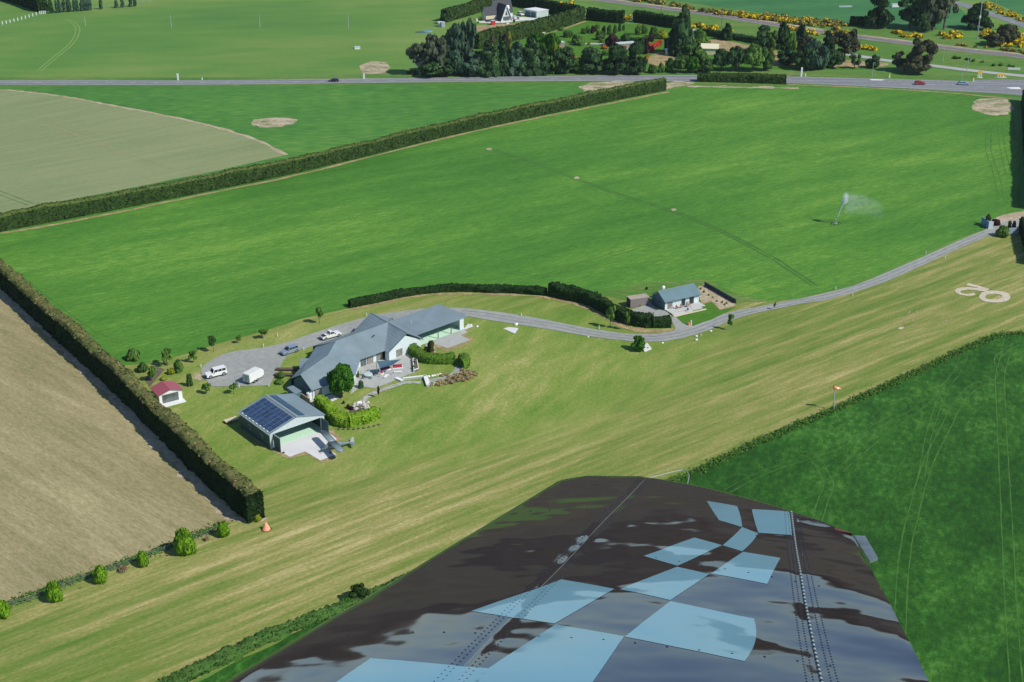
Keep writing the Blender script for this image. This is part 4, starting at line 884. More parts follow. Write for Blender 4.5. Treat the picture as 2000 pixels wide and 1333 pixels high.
T('bush',1944,440,428,22,'purple','leafless brown shrub behind the gateway wall')
T('bush',1263,566,560,6,'dark','tiny dark shrub behind the brown container')
T('bush',1250,599,593,5,'ygreen','potted yellow-green plant on the gravel by the brown container')
T('tree',702,1172,1138,34,'hedge','dark bushy shrub on the runway edge partly hidden by the wing')
T('bush',680,1182,1166,26,'green','low spiky green shrub left of the dark one at the wing edge')
for i,(x,y,h) in enumerate(((1375,572,5),(1384,578,4),(1400,590,4),(1410,592,5),(1415,597,4),(1419,594,4),(1392,582,3),(1368,566,4))):
    T('bush',x,y,y-h,5,'mid','small green seedling planted in the bare soil bed beside the cabin',group='seedlings in the cabin soil bed',full=.25,tr=False)
# tussock grasses
tz=lambda x,y:(700+x*.12,660+y*.12)
for i,(x,y) in enumerate(((1700,530),(1740,560),(1680,580),(1830,580),(1910,600),(1765,600),(1620,620),(1560,640),(1720,690),(1800,665),(1640,690),(1540,730),(1460,680),(1400,730),(1330,710),(1290,755),(1340,760),(1480,640),(1375,610),(1445,600),(1180,765),(1590,600),(1850,640),(1670,650))):
    tuft(*tz(x,y+18),.75,.75,'tuss','tussock_grass','golden tussock grass in the bed along the curved garden path','tussock',70,'golden tussocks by the garden path')
# ------------------------------------------------------------------ buildings
def loc(root,v): return Vector(v)-Vector(root.location)
def poly_obj(name,polys,mats,parent,origin,thick=0.0,mi=None):
    b=MB()
    for i,p in enumerate(polys):
        vs=[Vector(q)-origin for q in p]; b.add(vs,[tuple(range(len(vs)))],(mi[i] if mi else 0))
    o=b.build(name,mats,parent)
    if thick:
        m=o.modifiers.new('thickness','SOLIDIFY'); m.thickness=thick; m.offset=0
    return o
# ---- the big house: every wing is a real gable; corners given as picture point + height
OH=G(690,735).copy(); OH.z=0
house=thing('house','large grey-roofed single-storey house with white gable, between the driveway and the patio','house',OH)
e=2.5; r=5.4
g=lambda x,y,z: G(x,y,z)
R1=g(640,696,r);R2=g(656,668,r);R0=g(587,733,r-.5);R3=g(759,631,r);N0=g(724,612,r);N1=g(794.5,651.5,r)
E0=g(609,764,e);E1=g(694,733,e);E2=g(704,703,e);E3=g(751,686,e);E4=g(758.5,689,e);E5=g(827,663,e)
W0=g(620,673,e);W1=g(603,702,e)
NB=g(692,646,e)
def mir(ridge,eave): return Vector((2*ridge.x-eave.x,2*ridge.y-eave.y,eave.z))
NBr=mir(N0,NB); 
midb0=mir(R2,E2); midb1=mir(R3,E3); sb=mir(R0,E0)
roofp=[[R0,E0,E1,R1],[R1,E1,E2,R2],[R2,E2,E3,R3],[R3,E3,E4,N1],[N0,NB,E4+(NB-E4)*0.0,N1] if False else [N0,NB,E4,N1],[N0,N1,E5,NBr],
       [R2,R3,midb1,midb0],[R1,R2,W0,W1],[R0,R1,W1,sb]]
poly_obj('roof',roofp,[M['roof']],house,OH,.16)
# carport wing roof: very low pitch
Ea=g(819,653,2.95);Eb=g(914,618.5,2.95);Ec=g(858,595,3.5);Ed=g(767,626.5,3.5)
u=(Ed-Ec).normalized(); Ed2=Ed+u*3
poly_obj('carport_roof',[[Ea+(Ea-Eb).normalized()*2.5,Eb,Ec,Ed2]],[M['roof']],house,OH,.22)
for a,c in ((R0,R1),(R1,R2),(R2,R3),(N0,N1)):
    MB().tube(loc(house,a+Vector((0,0,.09))),loc(house,c+Vector((0,0,.09))),.12,n=6).build('ridge_cap',M['roof'],house)
def wall(name,a,c,z0,z1,mat,parent,inset=0.0,th=.15,z1b=None):
    a=Vector(a);c=Vector(c); d=(c-a); d.z=0; d.normalize(); n=Vector((-d.y,d.x,0))
    if inset: a=a+n*inset; c=c+n*inset
    O=Vector(parent.location) if parent.location.length>0 else Vector((0,0,0))
    z1b=z1 if z1b is None else z1b
    vs=[(a.x,a.y,z0),(c.x,c.y,z0),(c.x,c.y,z1b),(a.x,a.y,z1)]
    vs=[Vector(v) for v in vs]+[Vector(v)+n*th for v in vs]
    b=MB().add([v-O for v in vs],[(0,1,2,3),(7,6,5,4),(0,4,5,1),(1,5,6,2),(2,6,7,3),(3,7,4,0)])
    return b.build(name,mat,parent)
def panel(name,a,c,t0,t1,z0,z1,mat,parent,out=.03,th=.05,inset=0.0):
    """something set on the wall a->c between fractions t0,t1 (outside is to the right of a->c)"""
    a=Vector(a);c=Vector(c); d=(c-a); d.z=0; L_=d.length; d.normalize(); n=Vector((-d.y,d.x,0))
    O=Vector(parent.location) if parent.parent is None else Vector(parent.parent.location)
    p=a+n*inset+d*L_*t0-n*out; q=a+n*inset+d*L_*t1-n*out
    vs=[(p.x,p.y,z0),(q.x,q.y,z0),(q.x,q.y,z1),(p.x,p.y,z1)]; vs=[Vector(v) for v in vs]+[Vector(v)+n*th for v in vs]
    return MB().add([v-O for v in vs],[(0,1,2,3),(7,6,5,4),(0,4,5,1),(1,5,6,2),(2,6,7,3),(3,7,4,0)]).build(name,mat,parent)
def windows(a,c,spec,parent,inset=0.0,frame='fascia'):
    for t0,t1,z0,z1,m,nm in spec:
        f=panel(nm,a,c,t0,t1,z0,z1,M[frame],parent,.05,.06,inset)
        d=(t1-t0)*.06; pn=max(1,int(round((t1-t0)*(Vector(c)-Vector(a)).length/1.1)))
        for k in range(pn):
            s0=t0+d+(t1-t0-2*d)*k/pn+.1*d; s1=t0+d+(t1-t0-2*d)*(k+1)/pn-.1*d
            panel('pane',a,c,s0,s1,z0+.07,z1-.07,M[m],f,.07,.03,inset)
wi=.55
wall('wall',E0,E1,0,2.42,M['wall_pale'],house,wi)
windows(E0,E1,[(.09,.25,0.1,2.1,'curtain','window'),(.42,.6,.3,2.1,'curtain','window'),(.7,.86,.3,2.1,'curtain','window')],house,wi)
wall('wall',E1,E2,0,2.42,M['wall_pale'],house,wi)
wall('wall',E2,E3,0,2.42,M['wall_pale'],house,1.0)
windows(E2,E3,[(.1,.33,.1,2.1,'glass','window'),(.36,.62,.1,2.1,'curtain','window'),(.76,.97,.1,2.1,'curtain','window')],house,1.0)
wall('wall',E3,E4,0,2.4,M['wall_pale'],house,.2)
# white gable wall
gm=(E4+E5)/2; gap=Vector((gm.x,gm.y,0)); d=(E5-E4); d.z=0; d.normalize(); n=Vector((-d.y,d.x,0)); ins=n*.45
a=E4+ins+d*.5; c=E5+ins-d*.5; ap=Vector((N1.x,N1.y,0))+ins*.6
mid=(a+c)/2; apx=Vector((mid.x,mid.y,r-.35))
poly_obj('gable_wall',[[Vector((a.x,a.y,0)),Vector((c.x,c.y,0)),Vector((c.x,c.y,2.45)),apx,Vector((a.x,a.y,2.45))]],[M['wall_pale']],house,OH,.12)
windows(a,c,[(.20,.43,.15,2.15,'curtain','window'),(.62,.82,.9,2.35,'glass','window')],house,.0)
# verge boards on the gable
for p,q in ((E4,N1),(N1,E5)):
    b=MB(); up=Vector((0,0,.16)); dn=Vector((0,0,-.16)); o_=-n*.04
    b.add([loc(house,p+dn+o_),loc(house,q+dn+o_),loc(house,q+up*.4+o_),loc(house,p+up*.4+o_),loc(house,p+dn),loc(house,q+dn),loc(house,q+up*.4),loc(house,p+up*.4)],[(0,1,2,3),(7,6,5,4),(0,4,5,1),(2,6,7,3)]).build('verge_board',M['fascia'],house)
# left gable end wall (in shade)
d2=(E0-R0); d2.z=0; d2.normalize(); inw=Vector((-d2.y,d2.x,0)); inw=inw if inw.dot(R1-R0)>0 else -inw
p0=E0+inw*.5-d2*.5; p1=R0+inw*.5; p2=sb+inw*.5+d2*.5
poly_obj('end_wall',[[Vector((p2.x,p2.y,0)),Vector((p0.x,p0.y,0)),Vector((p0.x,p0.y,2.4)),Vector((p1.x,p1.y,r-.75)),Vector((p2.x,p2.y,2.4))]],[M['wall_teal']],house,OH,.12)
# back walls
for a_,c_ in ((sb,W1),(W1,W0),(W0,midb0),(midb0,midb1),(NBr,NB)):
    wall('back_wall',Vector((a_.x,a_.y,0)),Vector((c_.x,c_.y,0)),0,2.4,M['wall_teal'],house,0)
# carport: floor, recess, end panel, posts
Fa=G(827,673);Fb=G(906,643.5);back=(Ec-Eb); back.z=0; bd=back.normalized(); 
b=MB(); q=[Fa-(Fb-Fa)*.1,Fb,Fb+bd*8.5,Fa-(Fb-Fa)*.1+bd*8.5]
b.prism([(v.x-OH.x,v.y-OH.y) for v in q],.05,.13).build('carport_floor',M['floor_green'],house)
wall('carport_wall',Fb+bd*8.4,Fa-(Fb-Fa)*.1+bd*8.4,0,3.2,M['dark'],house,0)
wall('carport_end_wall',Fb,Fb+bd*8.6,0,2.85,M['wall_pale'],house,0,.2)
fd=(Fb-Fa).normalized()
wall('carport_front_panel',Fb-fd*1.3,Fb,0.0,2.8,M['wall_pale'],house,.0,.2)
wall('carport_side_wall',Fa-(Fb-Fa)*.08+bd*8.4,Fa-(Fb-Fa)*.08+bd*.3,0,2.9,M['dark'],house,0)
for t in (.36,.68):
    p=Fa.lerp(Fb,t); MB().box(p.x-OH.x-.1,p.x-OH.x+.1,p.y-OH.y-.1,p.y-OH.y+.1,0,2.8).build('carport_post',M['fascia'],house)
# roof furniture
MB().tube(loc(house,g(731,655,3.6)),loc(house,g(731,655,5.3)),.14,n=8).build('flue',M['black'],house)
for x,y,z,h_ in ((803,634,3.1,.8),(616,714,3.4,.8),(665,709,3.4,.9)):
    MB().tube(loc(house,g(x,y,z)),loc(house,g(x,y,z)+Vector((0,0,h_))),.07,n=6).build('vent_pipe',M['white'],house)
# side porch roof and timber beds
pp=[g(587,701,2.5),g(585,719,2.5),g(600,723,2.5),g(616,700,2.5)]
poly_obj('porch_roof',[pp],[M['roof']],house,OH,.12)
for x,y in ((586,719),(588,702)):
    p=g(x,y,2.5); MB().box(p.x-OH.x-.06,p.x-OH.x+.06,p.y-OH.y-.06,p.y-OH.y+.06,0,2.45).build('porch_post',M['fascia'],house)
for k,((x0,y0),(x1,y1)) in enumerate((((539,724),(585,724)),((536,734),(578,735)))):
    p=G(x0,y0);q=G(x1,y1); L_=(q-p).length; t=thing('timber_bed','upper dark brown timber planter box beside the big house' if k==0 else 'lower dark brown timber planter box beside the big house','planter',p,math.atan2(q.y-p.y,q.x-p.x))
    b=MB(); b.box(0,L_,-.5,-.42,0,.5).box(0,L_,.42,.5,0,.5).box(0,.08,-.42,.42,0,.5).box(L_-.08,L_,-.42,.42,0,.5); b.build('frame',M['pine_brown'],t)
    MB().box(.08,L_-.08,-.42,.42,0.0,.4).build('soil',M['bed'],t)
# lean-to between house and hangar
b=[g(560,757,2.2),g(572,753,2.2),g(589,764,2.2),g(577,770,2.2)]
lt=thing('lean_to_shed','small flat-roofed lean-to shed between the big house and the hangar','shed',Vector((b[0].x,b[0].y,0)))
MB().prism([(v.x-b[0].x,v.y-b[0].y) for v in b[::-1]],2.08,2.2).build('roof',M['roof'],lt)
c_=sum(b,Vector())/4; sm=[c_.lerp(v,.92) for v in b]
MB().prism([(v.x-b[0].x,v.y-b[0].y) for v in sm[::-1]],0,2.08).build('wall',M['wall_teal'],lt)
tk=G(604,781); tag(MB().tube((0,0,0),(0,0,1.7),.55,n=14).tube((0,0,1.7),(0,0,1.95),.55,.15,n=14).build('gas_cylinder',M['white'],loc=tk),'white round tank against the shaded end wall of the big house','tank')
pa=[G(578,771),G(582,768),G(612,785),G(608,789)]
sheet('path',[(575,770),(582,767),(614,786),(607,790)],.095,M['paving'])
bw_=thing('boundary_wall','low pale timber wall running from the lean-to shed past the hangar roof','wall',G(580,775)); q=G(606,792)-G(580,775)
bw_.rotation_euler=(0,0,math.atan2(q.y,q.x)); MB().box(0,q.length,-.08,.08,0,1.5).build('panel',M['wood'],bw_); MB().box(-.02,q.length+.02,-.14,.14,1.503,1.56).build('cap',M['wood'],bw_)

# ---- hangar
HW,HL,HE,HR=13.2,12.4,3.7,5.45
A=G(430+580*.165,740+650*.165,HE); B=G(430+1235*.165,740+430*.165,HE)
ang=math.atan2(B.y-A.y,B.x-A.x)+R(1.0)
hg=thing('hangar','green-grey steel hangar with solar panels and open front facing the parked aeroplane','hangar',(A.x,A.y,0),ang)
b=MB(); b.box(0,.12,0,HL,0,HE-.02); b.build('side_wall',M['wall_dark'],hg)
b=MB(); b.box(HW-.12,HW,0,HL,0,HE-.02); b.build('side_wall',M['wall_dark'],hg)
b=MB(); b.add([(0.121,HL-.12,0),(HW-.121,HL-.12,0),(HW-.121,HL-.12,HE),(HW/2,HL-.12,HR-.08),(0.121,HL-.12,HE)],[(0,1,2,3,4)]); b.add([(0.121,HL,0),(HW-.121,HL,0),(HW-.121,HL,HE),(HW/2,HL,HR-.08),(0.121,HL,HE)],[(4,3,2,1,0)]); b.build('back_wall',M['wall_dark'],hg)
b=MB(); b.box(0.002,.75,-.1,.05,0,HE-.05).box(HW-.9,HW-.002,-.1,.05,0,HE-.05); b.build('front_post',M['trim'],hg)
b=MB(); y=-.12
pr=[(0,HE-.35),(HW,HE-.35),(HW,HE-.03),(HW/2,HR-.1),(0,HE-.03)]
b.xprism(pr,-.12,.04); b.build('gable_panel',M['trim'],hg)
oh=.25
for sgn in (0,1):
    x0,x1=(-oh,HW/2) if sgn==0 else (HW+oh,HW/2)
    z0=HE-oh*(HR-HE)/(HW/2); b=MB(); b.xprism([(x0,z0),(x1,HR),(x1,HR+.1),(x0,z0+.1)],-.3,HL+.3) ; b.build('roof',M['roof'],hg)
MB().tube((HW/2,-.3,HR+.1),(HW/2,HL+.3,HR+.1),.16,n=6).build('ridge_cap',M['alu'],hg)
MB().box(-oh-.12,-oh-.005,-.3,HL+.3,HE-.2,HE-.02).build('gutter',M['trim'],hg)
sl=(HR-HE)/(HW/2); L_s=math.hypot(HW/2,HR-HE)
def onslope(s,y0,y1,u0,u1,mat,name,par,lift=.16,th=.05):
    """u: distance up the slope from the eave in metres"""
    cs=(HW/2)/L_s; sn=(HR-HE)/L_s
    def pt(u,y,k):
        x=u*cs; z=HE+u*sn+k; return (x if s==0 else HW-x,y,z)
    vs=[pt(u0,y0,lift),pt(u1,y0,lift),pt(u1,y1,lift),pt(u0,y1,lift),pt(u0,y0,lift+th),pt(u1,y0,lift+th),pt(u1,y1,lift+th),pt(u0,y1,lift+th)]
    return MB().add(vs,[(0,3,2,1),(4,5,6,7),(0,1,5,4),(1,2,6,5),(2,3,7,6),(3,0,4,7)]).build(name,mat,par)
cw=(HL-.5)/8; rh=(L_s-1.0)/5
for i in range(8):
    for j in range(5):
        onslope(0,.1+i*cw+.07,.1+(i+1)*cw-.07,.25+j*rh+.04,.25+(j+1)*rh-.04,M['solar'],'solar_panel',hg)
    onslope(0,.1+i*cw-.03,.1+i*cw+.03,.1,L_s-.55,M['alu'],'mounting_rail',hg,.13,.03)
    onslope(0,.1+i*cw+.5,.1+i*cw+.8,-.1,.18,M['white'],'rail_clamp',hg,.16,.1)
for j in range(8):
    onslope(1,.2+j*(HL-.5)/8+.02,.2+(j+1)*(HL-.5)/8-.02,L_s-2.25,L_s-.7,M['solar2'],'solar_panel',hg)
MB().box(.12,HW-.12,.05,HL-.12,.02,.14).build('floor',M['floor_green'],hg)
MB().box(.13,.17,.1,HL-.2,.15,HE-.1).box(HW-.17,HW-.13,.1,HL-.2,.15,HE-.1).box(.2,HW-.2,HL-.2,HL-.15,.15,HE-.1).build('shade_lining',M['dark'],hg)  # dark sheets added inside the walls, putting the hangar's inner shade into colour
def bifold(x,name,sgn):
    b=MB(); D=2.6
    for k in range(2):
        o_=sgn*.12*k; b.box(x+o_-.03,x+o_+.03,-.15-D*.98,-.15,.1,HE-.45)
    for k in range(9): b.box(x-sgn*.07-.02,x-sgn*.07+.02,-.25-D*k/9*.96,-.30-D*k/9*.96,.1,HE-.46)
    return b.build(name,M['wall_dark'],hg)
bifold(.95,'folding_door',-1); bifold(HW-.75,'folding_door',1)
b=MB(); b.box(.9,1.0,-2.78,-2.72,.1,HE-.4); b.box(.9,1.0,-2.72,-.15,HE-.45,HE-.39); b.build('door_frame',M['trim'],hg)
# items inside the hangar
wb=thing('workbench','dark workbench with clutter along the hangar back wall','workbench',hg.matrix_world@Vector((0,0,0)) if False else Matrix.Translation(hg.location)@Matrix.Rotation(ang,4,'Z')@Vector((2,HL-1.1,.14)),ang)
MB().box(0,6,0,.7,.8,.88).build('bench_top',M['wood'],wb); MB().box(.1,.2,.1,.6,0,.8).box(5.8,5.9,.1,.6,0,.8).box(2.9,3,.1,.6,0,.8).build('leg',M['fascia'],wb)
for k in range(2):
    y0=2.9+k*5.2; b=MB().box(-.03,.002,y0,y0+.9,1.2,2.1); b.build('window_frame',M['trim'],hg); MB().box(-.045,-.031,y0+.06,y0+.84,1.26,2.04).build('window_pane',M['glass'],hg)
# yellow tractor blade/trailer behind hangar left corner
p=G(452,824); t=thing('flat_trailer','yellow flat-deck trailer at the back left corner of the hangar','trailer',p,R(38))
MB().box(-1.5,1.5,-.7,.7,.5,.62).build('deck',M['timber'],t); MB().tube((1.5,0,.55),(2.6,0,.5),.05,n=6).build('drawbar',M['yellow'],t)
for s in (-1,1):
    w_=MB().tube((-.2,s*.72,.3),(-.2,s*.9,.3),.3,n=14).build('wheel',M['tyre'],t)
    MB().tube((-.2,s*.9,.3),(-.2,s*.91,.3),.15,n=10).build('hub',M['yellow'],w_)
p=G(554,886); tag(MB().ell((0,0,.2),(.25,.25,.2),8,5).build('bucket',M['black'],loc=p),'small black bucket on the hangar apron beside the left folding door','bucket')

# ---- red-roofed shed
def z6(x,y): return (250+x*.155,620+y*.155)
SW,SL,SE,SR=5.9,5.2,2.25,3.1
A=G(*z6(378,1000),SE); B=G(*z6(703,915),SE); ang=math.atan2(B.y-A.y,B.x-A.x)
sh=thing('garden_shed','small white shed with faded red gable roof beside the tall sunburnt hedge','shed',(A.x,A.y,0),ang)
b=MB(); b.box(.3,SW-.3,.3,SL-.2,0,SE); b.build('wall',M['white'],sh)
b=MB(); b.add([(.3,.28,SE),(SW-.3,.28,SE),(SW/2,.28,SR-.08)],[(0,1,2)]); b.add([(.3,SL-.2,SE),(SW-.3,SL-.2,SE),(SW/2,SL-.2,SR-.08)],[(2,1,0)]); b.build('gable',M['white'],sh)
for s in (0,1):
    b=MB(); x0,x1=(0,SW/2) if s==0 else (SW,SW/2); b.xprism([(x0,SE-.05),(x1,SR),(x1,SR+.07),(x0,SE+.02)],0,SL); b.build('roof',M['roof_red'],sh)
d_=MB().box(1.0,4.7,.22,.28,.05,2.1).build('roller_door',M['wall_teal'],sh)
for k in range(6): MB().box(1.02,4.68,.20,.215,.1+k*.33,.36+k*.33).build('door_slat',M['glass'],d_)
MB().box(.5,SW-.2,-1.6,.2,0,.12).build('ramp',M['white'],sh)

# ---- cabin (sleepout)
def z4(x,y): return (1180+x*.15,520+y*.15)
A=G(*z4(797,475),2.6); B=G(*z4(1262,372),2.6); ang=math.atan2(B.y-A.y,B.x-A.x); CW=(B-A).length; CL=6.8; CE=2.6; CR=4.4
cb=thing('cabin','small blue-grey gabled cabin with pale front deck beside the driveway','cabin',(A.x,A.y,0),ang)
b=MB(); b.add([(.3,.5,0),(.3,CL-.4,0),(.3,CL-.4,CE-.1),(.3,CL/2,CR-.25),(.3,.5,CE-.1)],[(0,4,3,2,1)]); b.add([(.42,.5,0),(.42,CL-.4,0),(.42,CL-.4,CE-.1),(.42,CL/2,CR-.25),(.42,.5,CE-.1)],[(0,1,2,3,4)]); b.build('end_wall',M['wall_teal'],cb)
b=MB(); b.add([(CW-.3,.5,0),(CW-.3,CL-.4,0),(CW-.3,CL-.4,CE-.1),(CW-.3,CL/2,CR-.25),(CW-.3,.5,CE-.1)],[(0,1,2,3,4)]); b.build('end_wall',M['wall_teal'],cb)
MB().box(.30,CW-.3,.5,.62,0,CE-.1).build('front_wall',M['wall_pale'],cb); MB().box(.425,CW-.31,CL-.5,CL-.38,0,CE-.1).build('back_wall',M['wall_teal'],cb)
for s in (0,1):
    y0,y1=(0,CL/2) if s==0 else (CL,CL/2); b=MB(); z0=CE-.08
    vs=[(-.1,y0,z0),(CW+.1,y0,z0),(CW+.1,y1,CR),(-.1,y1,CR),(-.1,y0,z0+.1),(CW+.1,y0,z0+.1),(CW+.1,y1,CR+.1),(-.1,y1,CR+.1)]
    b.add(vs,[(0,3,2,1),(4,5,6,7),(0,1,5,4),(1,2,6,5),(2,3,7,6),(3,0,4,7)]); b.build('roof',M['roof2'],cb)
MB().tube((-.1,CL/2,CR+.1),(CW+.1,CL/2,CR+.1),.09,n=6).build('ridge_cap',M['roof2'],cb)
MB().box(-.1,CW+.1,-.1,-.005,CE-.1,CE+.0).build('gutter',M['fascia'],cb)
for x0,x1,z0,z1,m,nm in ((1.1,2.6,.35,2.05,'curtain','window'),(5.4,6.6,.3,2.25,'dark','door'),(7.9,9.3,.3,2.25,'dark','window')):
    f=MB().box(x0,x1,.45,.499,z0,z1).build(nm,M['fascia'],cb); k=2 if nm=='window' else 1
    for i in range(k): MB().box(x0+.06+(x1-x0-.06)*i/k,x0+(x1-x0-.06)*(i+1)/k,.42,.449,z0+.06,z1-.06).build('pane',M[m],f)
f=MB().box(.27,.299,2.6,3.6,1.2,2.0).build('window',M['fascia'],cb); MB().box(.25,.269,2.66,3.54,1.26,1.94).build('pane',M['glass'],f)
b=MB().box(.4,7.0,-2.9,.48,.2,.36).build('deck',M['deck'],cb); b=MB().box(7.002,CW-.1,-2.2,.48,.24,.40).build('deck',M['deck'],cb)
b=MB(); b.box(.4,6.4,-3.35,-2.9,.05,.2).box(6.41,9.8,-2.9,-2.2,.05,.22); b.build('deck_step',M['deck'],cb)
MB().box(.2,10.2,-4.1,-3.4,0.0,.15).build('timber_edge',M['timber'],cb)
MB().ell((4.4,CL+.6,3.2),(.55,.3,.55),14,8).tube((4.4,CL-.4,1.5),(4.4,CL+.5,3.2),.05,n=6).build('satellite_dish',M['white'],cb,True)
MB().tube((2,CL*.62,CR-.5),(2,CL*.62,CR+.7),.08,n=6).build('vent_pipe',M['white'],cb)
CM=Matrix.Translation(cb.location)@Matrix.Rotation(ang,4,'Z')
def oncabin(x,y,z): return CM@Vector((x,y,z))
# deck furniture, each its own thing
def chair(name,label,p,rz,mat,w=.6,cat='chair'):
    t=thing(name,label,cat,p,rz)
    MB().box(-w/2,w/2,-.28,.28,.36,.45).build('seat',M[mat],t); MB().box(-w/2,w/2,.26,.34,.45,.95).build('backrest',M[mat],t)
    for sx in(-1,1):
        for sy in(-1,1): MB().box(sx*(w/2-.05)-.025,sx*(w/2-.05)+.025,sy*.24-.025,sy*.24+.025,0,.36).build('leg',M['fascia'],t)
    return t
chair('deck_chair','red-cushioned deck chair left of the cabin door',oncabin(3.4,-.5,.37),ang+.4,'red')
chair('deck_chair','brown wooden deck chair directly before the cabin door',oncabin(4.7,-.5,.37),ang-.3,'wood')
chair('deck_chair','tan deck chair against the cabin wall right of the door',oncabin(7.4,.1,.41),ang+.2,'bark_pale')
t=thing('deck_table','small dark table on the cabin deck','table',oncabin(6.6,-.8,.37),ang)
MB().box(-.6,.6,-.35,.35,.62,.68).build('table_top',M['wood'],t)
for sx in(-1,1):
    for sy in(-1,1): MB().box(sx*.5-.03,sx*.5+.03,sy*.28-.03,sy*.28+.03,0,.62).build('leg',M['fascia'],t)
t=thing('barbecue','dark round kettle barbecue on the lower deck step','barbecue',oncabin(4.9,-3.1,.2),ang)
MB().ell((0,0,.75),(.3,.3,.25),12,8).build('bowl',M['black'],t,True)
for k in range(3): MB().tube((0,0,.6),(.3*math.cos(k*2.1),.3*math.sin(k*2.1),0),.02,n=5).build('leg',M['alu'],t)
# brown container
A=G(*z4(340,548)); B=G(*z4(585,512)); ang2=math.atan2(B.y-A.y,B.x-A.x); W_=(B-A).length
ct=thing('container','brown ribbed storage container with pale lid beside the cabin','container',A,ang2)
MB().box(0,W_,0,2.4,.1,2.3).build('body',M['brownbox'],ct); MB().box(-.05,W_+.05,-.05,2.45,2.301,2.42).build('roof',M['bark_pale'],ct)
MB().box(.1,W_-.1,.2,2.2,0,.1).build('skid',M['black'],ct); MB().box(-.03,-.002,.15,1.15,.15,2.2).box(-.03,-.002,1.25,2.25,.15,2.2).build('door',M['pine_brown'],ct)
# black fence round the soil bed
ptsf=[G(*z4(*p)) for p in((1308,262),(1420,325),(1540,395),(1640,452),(1712,492))]
fn=thing('fence','low charcoal board fence along the bare soil bed beside the cabin','fence',ptsf[0])
for a_,c_ in zip(ptsf[:-1],ptsf[1:]):
    wall('board_panel',a_,c_,0.05,1.25,M['charcoal'],fn,0,.06)
for p in ptsf+[ptsf[i].lerp(ptsf[i+1],.5) for i in range(4)]: 
    q=p-ptsf[0]; MB().box(q.x-.09,q.x+.09,q.y-.12,q.y+.12,0,1.33).build('post',M['charcoal'],fn)
# marker on the cabin lawn
p=G(1348,636); t=thing('marker_barrel','orange and white marker on the green lawn corner by the cabin drive','marker',p)
MB().tube((-.35,0,0),(-.35,0,.75),.32,.2,n=12).build('orange_base',M['orange'],t); MB().tube((.2,.1,0),(.2,.1,1.35),.17,.15,n=10).build('white_post',M['white'],t)

# ---- gateway walls
def gwall(label,pts,h_,mat,end=None):
    q=[G(*p) for p in pts]; t=thing('gateway_wall',label,'wall',q[0])
    wall('wall',q[0],q[1],0,h_,M[mat],t,0,.35)
    if end: d=(q[1]-q[0]).normalized(); e_=q[1]-q[0]; n_=Vector((-d.y,d.x,0)); wall('end_pier',q[1],q[1]+n_*1.3+d*.3,0,h_+.15,M[end],t,0,.3)
    return t
gwall('blue-grey angled gateway wall with a white end pier on the field side',((1916,437),(1930,448)),2.2,'bluewall','white')
gwall('pale blue-grey gateway wall on the runway side, before two cone conifers',((1969,459),(1987,458)),2.0,'bluewall2','trim')

# ---- black A-frame house
SA=3.7
def farbox(pts,z0,z1): return pts
O=G(985,40); O.z=0
fh=thing('a_frame_house','black steep-roofed A-frame house with white trim beyond the tree belt','house',O)
la=math.atan2(.55,.83) # long axis
U=Vector((math.cos(R(28)),math.sin(R(28)),0)); Vv=Vector((-U.y,U.x,0))
def fpt(a,c,z): return U*a+Vv*c+Vector((0,0,z))
def gable(name,a0,a1,c0,c1,ze,zr,mat,along='u',wallm='wall_pale',z0=0):
    b=MB(); w_=MB()
    if along=='u':
        cm=(c0+c1)/2; b.add([fpt(a0,c0,ze),fpt(a1,c0,ze),fpt(a1,cm,zr),fpt(a0,cm,zr),fpt(a0,c1,ze),fpt(a1,c1,ze)],[(0,1,2,3),(3,2,5,4)])
        w_.add([fpt(a0+.3,c0+.3,0),fpt(a1-.3,c0+.3,0),fpt(a1-.3,c1-.3,0),fpt(a0+.3,c1-.3,0),fpt(a0+.3,c0+.3,ze),fpt(a1-.3,c0+.3,ze),fpt(a1-.3,c1-.3,ze),fpt(a0+.3,c1-.3,ze),fpt(a0+.3,cm,zr-.3),fpt(a1-.3,cm,zr-.3)],[(0,1,5,4),(1,2,6,9,5),(2,3,7,6),(3,0,4,8,7)])
    else:
        am=(a0+a1)/2; b.add([fpt(a0,c0,ze),fpt(a0,c1,ze),fpt(am,c1,zr),fpt(am,c0,zr),fpt(a1,c0,ze),fpt(a1,c1,ze)],[(0,3,2,1),(3,4,5,2)])
        w_.add([fpt(a0+.3,c0+.3,0),fpt(a1-.3,c0+.3,0),fpt(a1-.3,c1-.3,0),fpt(a0+.3,c1-.3,0),fpt(a0+.3,c0+.3,max(ze,.3)),fpt(a1-.3,c0+.3,max(ze,.3)),fpt(a1-.3,c1-.3,max(ze,.3)),fpt(a0+.3,c1-.3,max(ze,.3)),fpt(am,c0+.3,zr-.4),fpt(am,c1-.3,zr-.4)],[(0,1,5,8,4),(1,2,6,5),(2,3,7,9,6),(3,0,4,7)])
    o=b.build(name,M[mat],fh); m=o.modifiers.new('thickness','SOLIDIFY'); m.thickness=.2
    w_.build('wall',M[wallm],fh); return o
gable('roof',-3.5,7.5,4,10.5,2.8,9.2,'roof_black','u')
gable('roof',-3.4,3.0,-3,6,0.2,8.2,'roof_black','v')
gable('roof',-9.5,-2.5,2.5,8,2.8,6.6,'roof_black','u','cream')
for s in (-1,1):
    am=-.2; b=MB(); b.tube(fpt(am,-3.15,8.2),fpt(am+s*3.25,-3.15,.25),.22,n=5).build('bargeboard',M['white'],fh)
f=MB().add([fpt(-2.1,-2.75,.3),fpt(1.7,-2.75,.3),fpt(1.7,-2.75,2.4),fpt(-2.1,-2.75,2.4)],[(0,1,2,3)]).build('window',M['glass'],fh)
